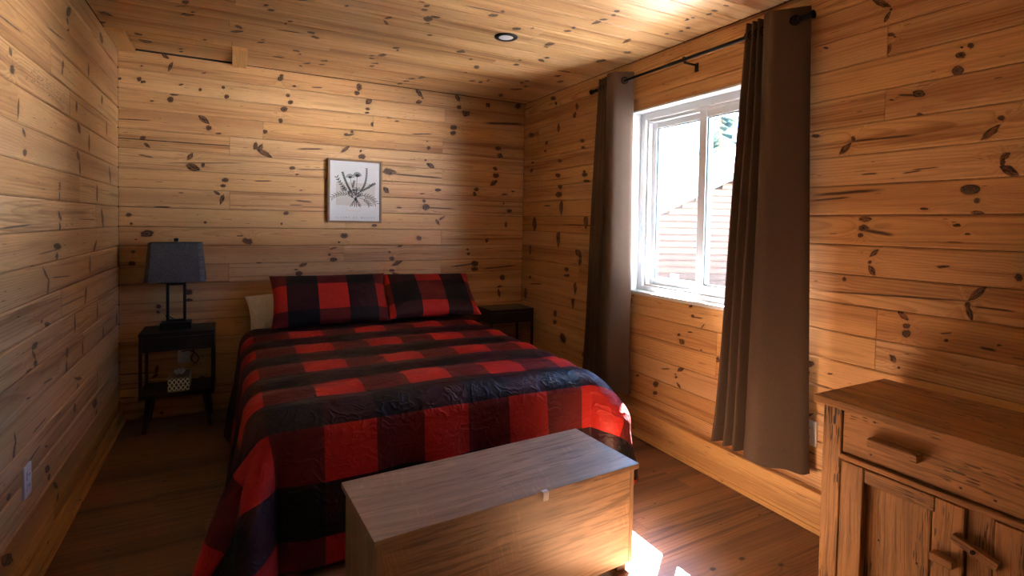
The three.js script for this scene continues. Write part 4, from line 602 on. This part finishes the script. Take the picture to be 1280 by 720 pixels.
// ---------------------------------------------------------------- framed print
{
  const w = 0.412, h = 0.49, f = thing('framed_print', 'framed botanical bouquet print hanging on the back wall above the bed', 'picture', [1.4975, 1.583, 0.001]);
  const cv = document.createElement('canvas'); cv.width = 760; cv.height = 920; const g = cv.getContext('2d');
  g.fillStyle = '#d6d8dc'; g.fillRect(0, 0, 760, 920);
  g.fillStyle = '#c6c2bf'; g.fillRect(92, 330, 590, 350);
  g.strokeStyle = '#d8b48c'; g.lineWidth = 5; g.beginPath(); g.moveTo(290, 585); g.bezierCurveTo(250, 640, 230, 740, 262, 760); g.lineTo(430, 768); g.bezierCurveTo(480, 760, 480, 640, 440, 590); g.stroke();
  const ink = '#15171b'; g.strokeStyle = ink; g.fillStyle = ink; g.lineCap = 'round';
  const R = rng(12);
  const curve = (x0, y0, x1, y1, x2, y2, lw = 4) => { g.lineWidth = lw * 1.5; g.beginPath(); g.moveTo(x0, y0); g.quadraticCurveTo(x1, y1, x2, y2); g.stroke(); };
  const leaf = (x, y, a, l, w2) => { g.beginPath(); const c = Math.cos(a), s = Math.sin(a); g.moveTo(x, y); g.quadraticCurveTo(x + l / 2 * c - w2 * s, y + l / 2 * s + w2 * c, x + l * c, y + l * s); g.quadraticCurveTo(x + l / 2 * c + w2 * s, y + l / 2 * s - w2 * c, x, y); g.fill(); };
  const spray = (x0, y0, x1, y1, x2, y2, n, l, both = true, w2 = 7) => { curve(x0, y0, x1, y1, x2, y2, 4); for (let i = 2; i <= n; i++) { const t = i / n, x = (1 - t) ** 2 * x0 + 2 * t * (1 - t) * x1 + t * t * x2, y = (1 - t) ** 2 * y0 + 2 * t * (1 - t) * y1 + t * t * y2, dx = 2 * (1 - t) * (x1 - x0) + 2 * t * (x2 - x1), dy = 2 * (1 - t) * (y1 - y0) + 2 * t * (y2 - y1), a = Math.atan2(dy, dx); leaf(x, y, a + 0.75, l, w2 * 1.8); if (both) leaf(x, y, a - 0.75, l, w2 * 1.8); } };
  for (const [x, y] of [[330, 690], [370, 700], [405, 700], [440, 690], [470, 680]]) curve(385, 545, 385 + (x - 385) * 0.4, 620, x, y, 6);
  curve(300, 700, 360, 590, 430, 540, 5); curve(460, 700, 400, 610, 330, 540, 5);
  spray(330, 540, 180, 450, 40, 560, 8, 62, true, 5); spray(430, 540, 600, 480, 700, 630, 8, 66, true, 5); spray(440, 560, 560, 580, 600, 660, 6, 56, true, 5);
  spray(340, 500, 250, 380, 190, 185, 16, 26, true, 9); spray(430, 480, 560, 380, 550, 110, 16, 26, true, 8); spray(300, 490, 190, 420, 110, 260, 8, 46); spray(440, 480, 560, 400, 670, 330, 10, 26, true, 10); spray(340, 450, 340, 380, 360, 310, 6, 30);
  const bloom = (x, y, r, n) => { for (let i = 0; i < n; i++) { const a = -Math.PI * (0.08 + 0.84 * i / (n - 1)); curve(x, y, x + r * 0.5 * Math.cos(a), y + r * 0.6 * Math.sin(a), x + r * Math.cos(a), y + r * Math.sin(a), 3); g.beginPath(); g.arc(x + r * Math.cos(a), y + r * Math.sin(a), 5, 0, 7); g.fill(); } };
  curve(385, 530, 320, 380, 300, 240, 4); bloom(300, 260, 62, 13); curve(390, 530, 400, 380, 405, 230, 4); bloom(410, 225, 60, 15); bloom(410, 235, 40, 11);
  g.lineWidth = 4; for (const [x, y, r0] of [[195, 420, 36], [290, 480, 34], [360, 470, 38], [430, 430, 30], [330, 540, 30], [420, 510, 34], [480, 500, 28], [380, 420, 24]]) for (let k = r0; k > 4; k -= 8) { g.beginPath(); g.arc(x + R() * 4, y + R() * 4, k, R() * 6, R() * 6 + 5); g.stroke(); }
  for (let i = 0; i < 110; i++) { const a = R() * 6.28, q = 110 * Math.sqrt(R()); leaf(380 + q * Math.cos(a), 490 + 0.6 * q * Math.sin(a), R() * 6.28, 30, 7); }
  for (const [x, y] of [[600, 350], [640, 330], [660, 345], [560, 390], [590, 400], [540, 415], [625, 360]]) { g.beginPath(); g.arc(x, y, 9, 0, 7); g.fill(); }
  g.font = '27px sans-serif'; g.textAlign = 'center'; g.fillStyle = '#3b3e45'; [...'FLEURS DE MARCHÉ'].forEach((ch, i) => g.fillText(ch, 92 + i * 38.6, 878));
  const t = new THREE.CanvasTexture(cv); t.colorSpace = THREE.SRGBColorSpace;
  const wood = std({ color: 0x8a6a4d, roughness: 0.55 }), b = 0.016, d = 0.026;
  mesh('backing', cbox(w - 0.01, h - 0.01, 0.008, 0.001, [0, 0, 0.006]), wood, f);
  mesh('print', new THREE.PlaneGeometry(w - 2 * b + 0.002, h - 2 * b + 0.002).translate(0, 0, 0.016), std({ map: t, roughness: 0.55 }), f);
  for (const s of [-1, 1]) { mesh('frame_side', cbox(b, h, d, 0.001, [s * (w / 2 - b / 2), 0, d / 2]), wood, f); mesh('frame_rail', cbox(w - 2 * b - 0.0005, b, d, 0.001, [0, s * (h / 2 - b / 2), d / 2]), wood, f); }
}

// ---------------------------------------------------------------- curtains and rod
const ROD = { x: 2.9, y: 2.295 };
const black = std({ color: 0x0e0f11, roughness: 0.35, metalness: 0.6 });
{
  const r = thing('curtain_rod', 'black metal curtain rod with flared end caps above the window', 'curtain rod', [ROD.x, ROD.y, 0]);
  const cyl = (ra, z0, z1) => new THREE.CylinderGeometry(ra, ra, z1 - z0, 20).rotateX(Math.PI / 2).translate(0, 0, (z0 + z1) / 2);
  mesh('rod_tube', cyl(0.0105, 1.9, 2.72), black, r); mesh('inner_tube', cyl(0.0085, 1.19, 1.91), black, r);
  const fin = (s) => { const g = new THREE.LatheGeometry([[0, 0], [0.012, 0], [0.012, 0.012], [0.0105, 0.02], [0.0135, 0.05], [0.018, 0.062], [0.018, 0.07], [0, 0.07]].map((p) => new THREE.Vector2(...p)), 24); g.rotateX(s * Math.PI / 2); return g; };
  mesh('finial', fin(1).translate(0, 0, 2.70), black, r); mesh('finial', fin(-1).translate(0, 0, 1.215), black, r);
  for (const z of [1.26, 2.02, 2.62]) {
    const b = mesh('bracket', [cbox(0.095, 0.008, 0.014, 0.001, [0.048, -0.018, z]), cbox(0.006, 0.05, 0.024, 0.001, [0.097, -0.03, z])], black, r);
    mesh('cradle', new THREE.TorusGeometry(0.0135, 0.0035, 8, 20).translate(0, 0, z), black, b);
  }
}
const weave = texture(256, 256, perPixel((x, y) => { const v = 0.86 + 0.2 * noise(x * 1.1, y * 0.2) + 0.2 * noise(x * 0.2 + 30, y * 1.1) - 0.2 * noise(x, y) ; return [88 * v, 70 * v, 58 * v]; }));
weave.repeat.set(6, 6);
const curtainMat = phys({ map: weave, roughness: 0.85, transmission: 0.04, thickness: 0, sheen: 0.2, sheenRoughness: 0.7 });
// plan of the folds: (x, z) along the hem and along the top edge
const HEM = [[2.955, 2.31], [2.90, 2.295], [2.855, 2.325], [2.93, 2.36], [2.862, 2.39], [2.93, 2.425], [2.858, 2.455], [2.93, 2.49], [2.85, 2.53], [2.836, 2.59], [2.87, 2.66], [2.91, 2.72], [2.945, 2.772], [2.965, 2.785]];
const HEAD = [[2.94, 2.445], [2.90, 2.435], [2.872, 2.447], [2.925, 2.462], [2.868, 2.48], [2.925, 2.497], [2.866, 2.515], [2.925, 2.533], [2.864, 2.556], [2.845, 2.60], [2.872, 2.645], [2.898, 2.683], [2.922, 2.72], [2.936, 2.733]];
const shift = (l, dz) => l.slice(0, 8).map(([x, z]) => [x, z + dz]);
const HEM_FAR = [...shift(HEM, -1.165), [2.85, 1.37], [2.828, 1.42], [2.838, 1.475], [2.88, 1.512], [2.925, 1.54], [2.955, 1.555], [2.97, 1.555]], HEAD_FAR = [...shift(HEAD, -1.175), [2.862, 1.38], [2.842, 1.42], [2.852, 1.463], [2.885, 1.497], [2.915, 1.52], [2.94, 1.535], [2.95, 1.535]];
function curtain(label, bot, top) {
  const mk = (l) => new THREE.CatmullRomCurve3(l.map(([x, z]) => new THREE.Vector3(x, 0, z)), false, 'centripetal'), cb = mk(bot), ct = mk(top);
  const y1 = 2.352, y0 = 0.245, a = new THREE.Vector3(), b = new THREE.Vector3();
  const c = thing('curtain', label, 'curtain', [0, 0, 0], 0, 'brown curtains');
  const P = (i, j) => { cb.getPoint(i, a); ct.getPoint(i, b); const k = 1 - Math.pow(j, 0.8) ; const y = lerp(y0, y1, j) + 0.004 * Math.sin(i * 40) * (1 - j); return [lerp(b.x, a.x, k) + 0.004 * Math.sin(j * 5 + i * 9), y, lerp(b.z, a.z, k) + 0.003 * Math.sin(j * 7 + i * 5)]; };
  const fab = mesh('fabric', sheet(P, 200, 50, 0.004, (i, j) => [i * 1.05, j * 2.1]), curtainMat, c);
  mesh('hem', sheet((i, j) => { const p = P(i, j * 0.045); return [p[0] - 0.0025, p[1], p[2] - 0.001]; }, 200, 3, 0.003, (i, j) => [i * 1.05, j * 0.1]), curtainMat, c);
  // grommets where the cloth crosses the rod
  for (let n = 0, i0 = 0; n < 400; n++) {
    const i1 = (n + 1) / 400, p = P(i0, 0.972), q = P(i1, 0.972);
    if ((p[0] - ROD.x) * (q[0] - ROD.x) <= 0 && p[0] !== q[0]) { const g = new THREE.TorusGeometry(0.02, 0.0045, 10, 28); const nrm = new THREE.Vector3(-(q[2] - p[2]), 0, q[0] - p[0]).normalize(); g.applyQuaternion(new THREE.Quaternion().setFromUnitVectors(new THREE.Vector3(0, 0, 1), nrm)); g.translate((p[0] + q[0]) / 2, ROD.y, (p[2] + q[2]) / 2); mesh('grommet', g, black, c); }
    i0 = i1;
  }
}
curtain('brown grommet curtain beside the far corner, its edge lit by the window', HEM_FAR, HEAD_FAR);
curtain('brown grommet curtain hanging between the window and the rustic cabinet', HEM, HEAD);

// ---------------------------------------------------------------- recessed ceiling light (switched off)
{
  const l = thing('recessed_light', 'small round black-rimmed recessed ceiling light, switched off', 'ceiling light', [2.06, ROOM_H, 1.455]);
  mesh('trim_ring', new THREE.LatheGeometry([[0.042, -0.002], [0.042, -0.006], [0.05, -0.009], [0.062, -0.008], [0.068, -0.003], [0.068, 0], [0.042, 0]].map((p) => new THREE.Vector2(...p)), 48), std({ color: 0x1b1c1f, roughness: 0.4 }), l);
  mesh('lens', new THREE.CylinderGeometry(0.0425, 0.0425, 0.003, 40).translate(0, -0.003, 0), std({ color: 0xe8ecf2, roughness: 0.35 }), l);
}
renderer.render(scene, camera);
